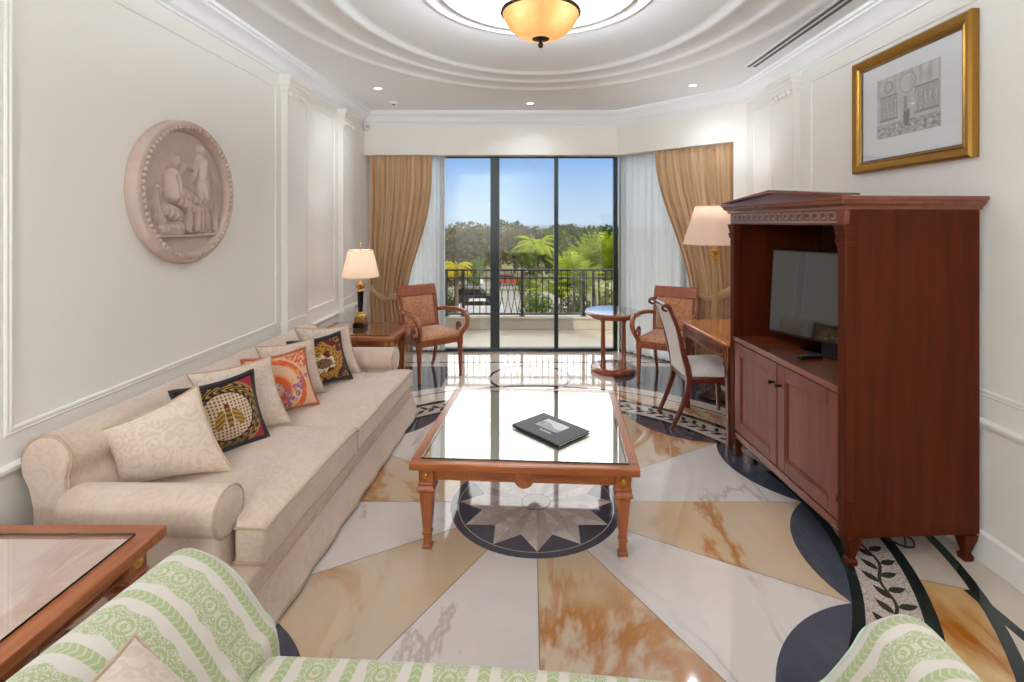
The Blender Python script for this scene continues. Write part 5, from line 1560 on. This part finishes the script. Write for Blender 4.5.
rl_ = mb.build('relief', M['plaster'], rd, smooth=60, fix=False)

# ---------------- curtains
def drape(name, label, mat, anchor, free, out, ztop, zbot, width_fn, folds, amp, group=None, cat='curtain', nu=200, nv=48, uvw=1.0):
    """anchor/free: ends of the heading; width_fn(z) -> share of the heading width kept, measured from the anchor"""
    A, B = Vector(anchor), Vector(free); d = B - A; O = Vector(out)
    def f(u, v):
        z = zbot + (ztop - zbot) * v
        wdt = width_fn(z)
        p = A + d * (u * wdt)
        k = .55 + .45 * smoothstep(ztop, ztop - .5, z)
        o = amp * (sin(2 * pi * folds * u + .6 * sin(5 * u + 1.5 * (1 - v))) + .35 * sin(2 * pi * folds * 2.3 * u + 1 + 2 * (1 - v))) * k
        o *= min(1.0, .45 + .55 * wdt)
        return (p.x + O.x * o - A.x, p.y + O.y * o - A.y, z)
    mb = MB(); mb.grid(f, nu, nv, uvfn=lambda u, v: (u * uvw, v))
    o = mb.build(name, M[mat], None, loc=(A.x, A.y, 0), smooth=60, fix=False)
    tag(o, label, cat, group)
    return o
def lw_(z):     # left: pulled towards the wall
    if z > .70: return 1 - .40 * smoothstep(2.3, .62, z) ** 1.5
    return .58 + .12 * smoothstep(.70, .1, z)
cv = drape('curtain', 'gold silk curtain tied back at the left of the glass doors', 'gold_curtain', (-1.955, 6.09), (-1.20, 6.09), (0, -1), 2.405, .02, lw_, 9, .026)
mb = MB(); mb.tube(catmull([(.0, .02, .82), (.1, -.05, .74), (.22, -.06, .68), (.34, -.055, .71), (.40, .0, .76)], 5), [.03 + .012 * sin(k) for k in range(21)], 8, flat=.5); mb.build('tieback', M['gold_curtain'], cv)
def rw_(z):
    if z > .80: return 1 - .46 * smoothstep(2.42, .75, z) ** 1.05
    return .52 + .12 * smoothstep(.80, .1, z)
an = Vector((2.10, 5.05)); fe = Vector((1.43, 5.74)); nrm_ = Vector((.717, .697))
cv = drape('curtain', 'gold silk curtain tied back behind the floor lamp at the right', 'gold_curtain', tuple(an), tuple(fe), tuple(-nrm_), 2.405, .02, rw_, 10, .024)
mb = MB()
dd = (fe - an)
mb.tube(catmull([(0.0, 0, .95), (dd.x * .10 - .05, dd.y * .10 - .06, .88), (dd.x * .28 - .055, dd.y * .28 - .055, .80), (dd.x * .5, dd.y * .5, .86)], 6), [.05 - .02 * k / 18 for k in range(19)], 8, flat=.45)
mb.build('tieback', M['gold_curtain'], cv)
drape('sheer_curtain', 'white voile curtain hanging at the left edge of the glass doors', 'sheer', (-1.66, 6.155), (-1.045, 6.155), (0, -1), 2.405, .02, lambda z: 1.0, 11, .012, cat='sheer curtain')
drape('sheer_curtain', 'wide white voile curtain right of the glass doors, behind the round table', 'sheer', (2.14, 5.14), (1.09, 6.17), (-.717, -.697), 2.405, .02, lambda z: 1.0, 17, .016, cat='sheer curtain')
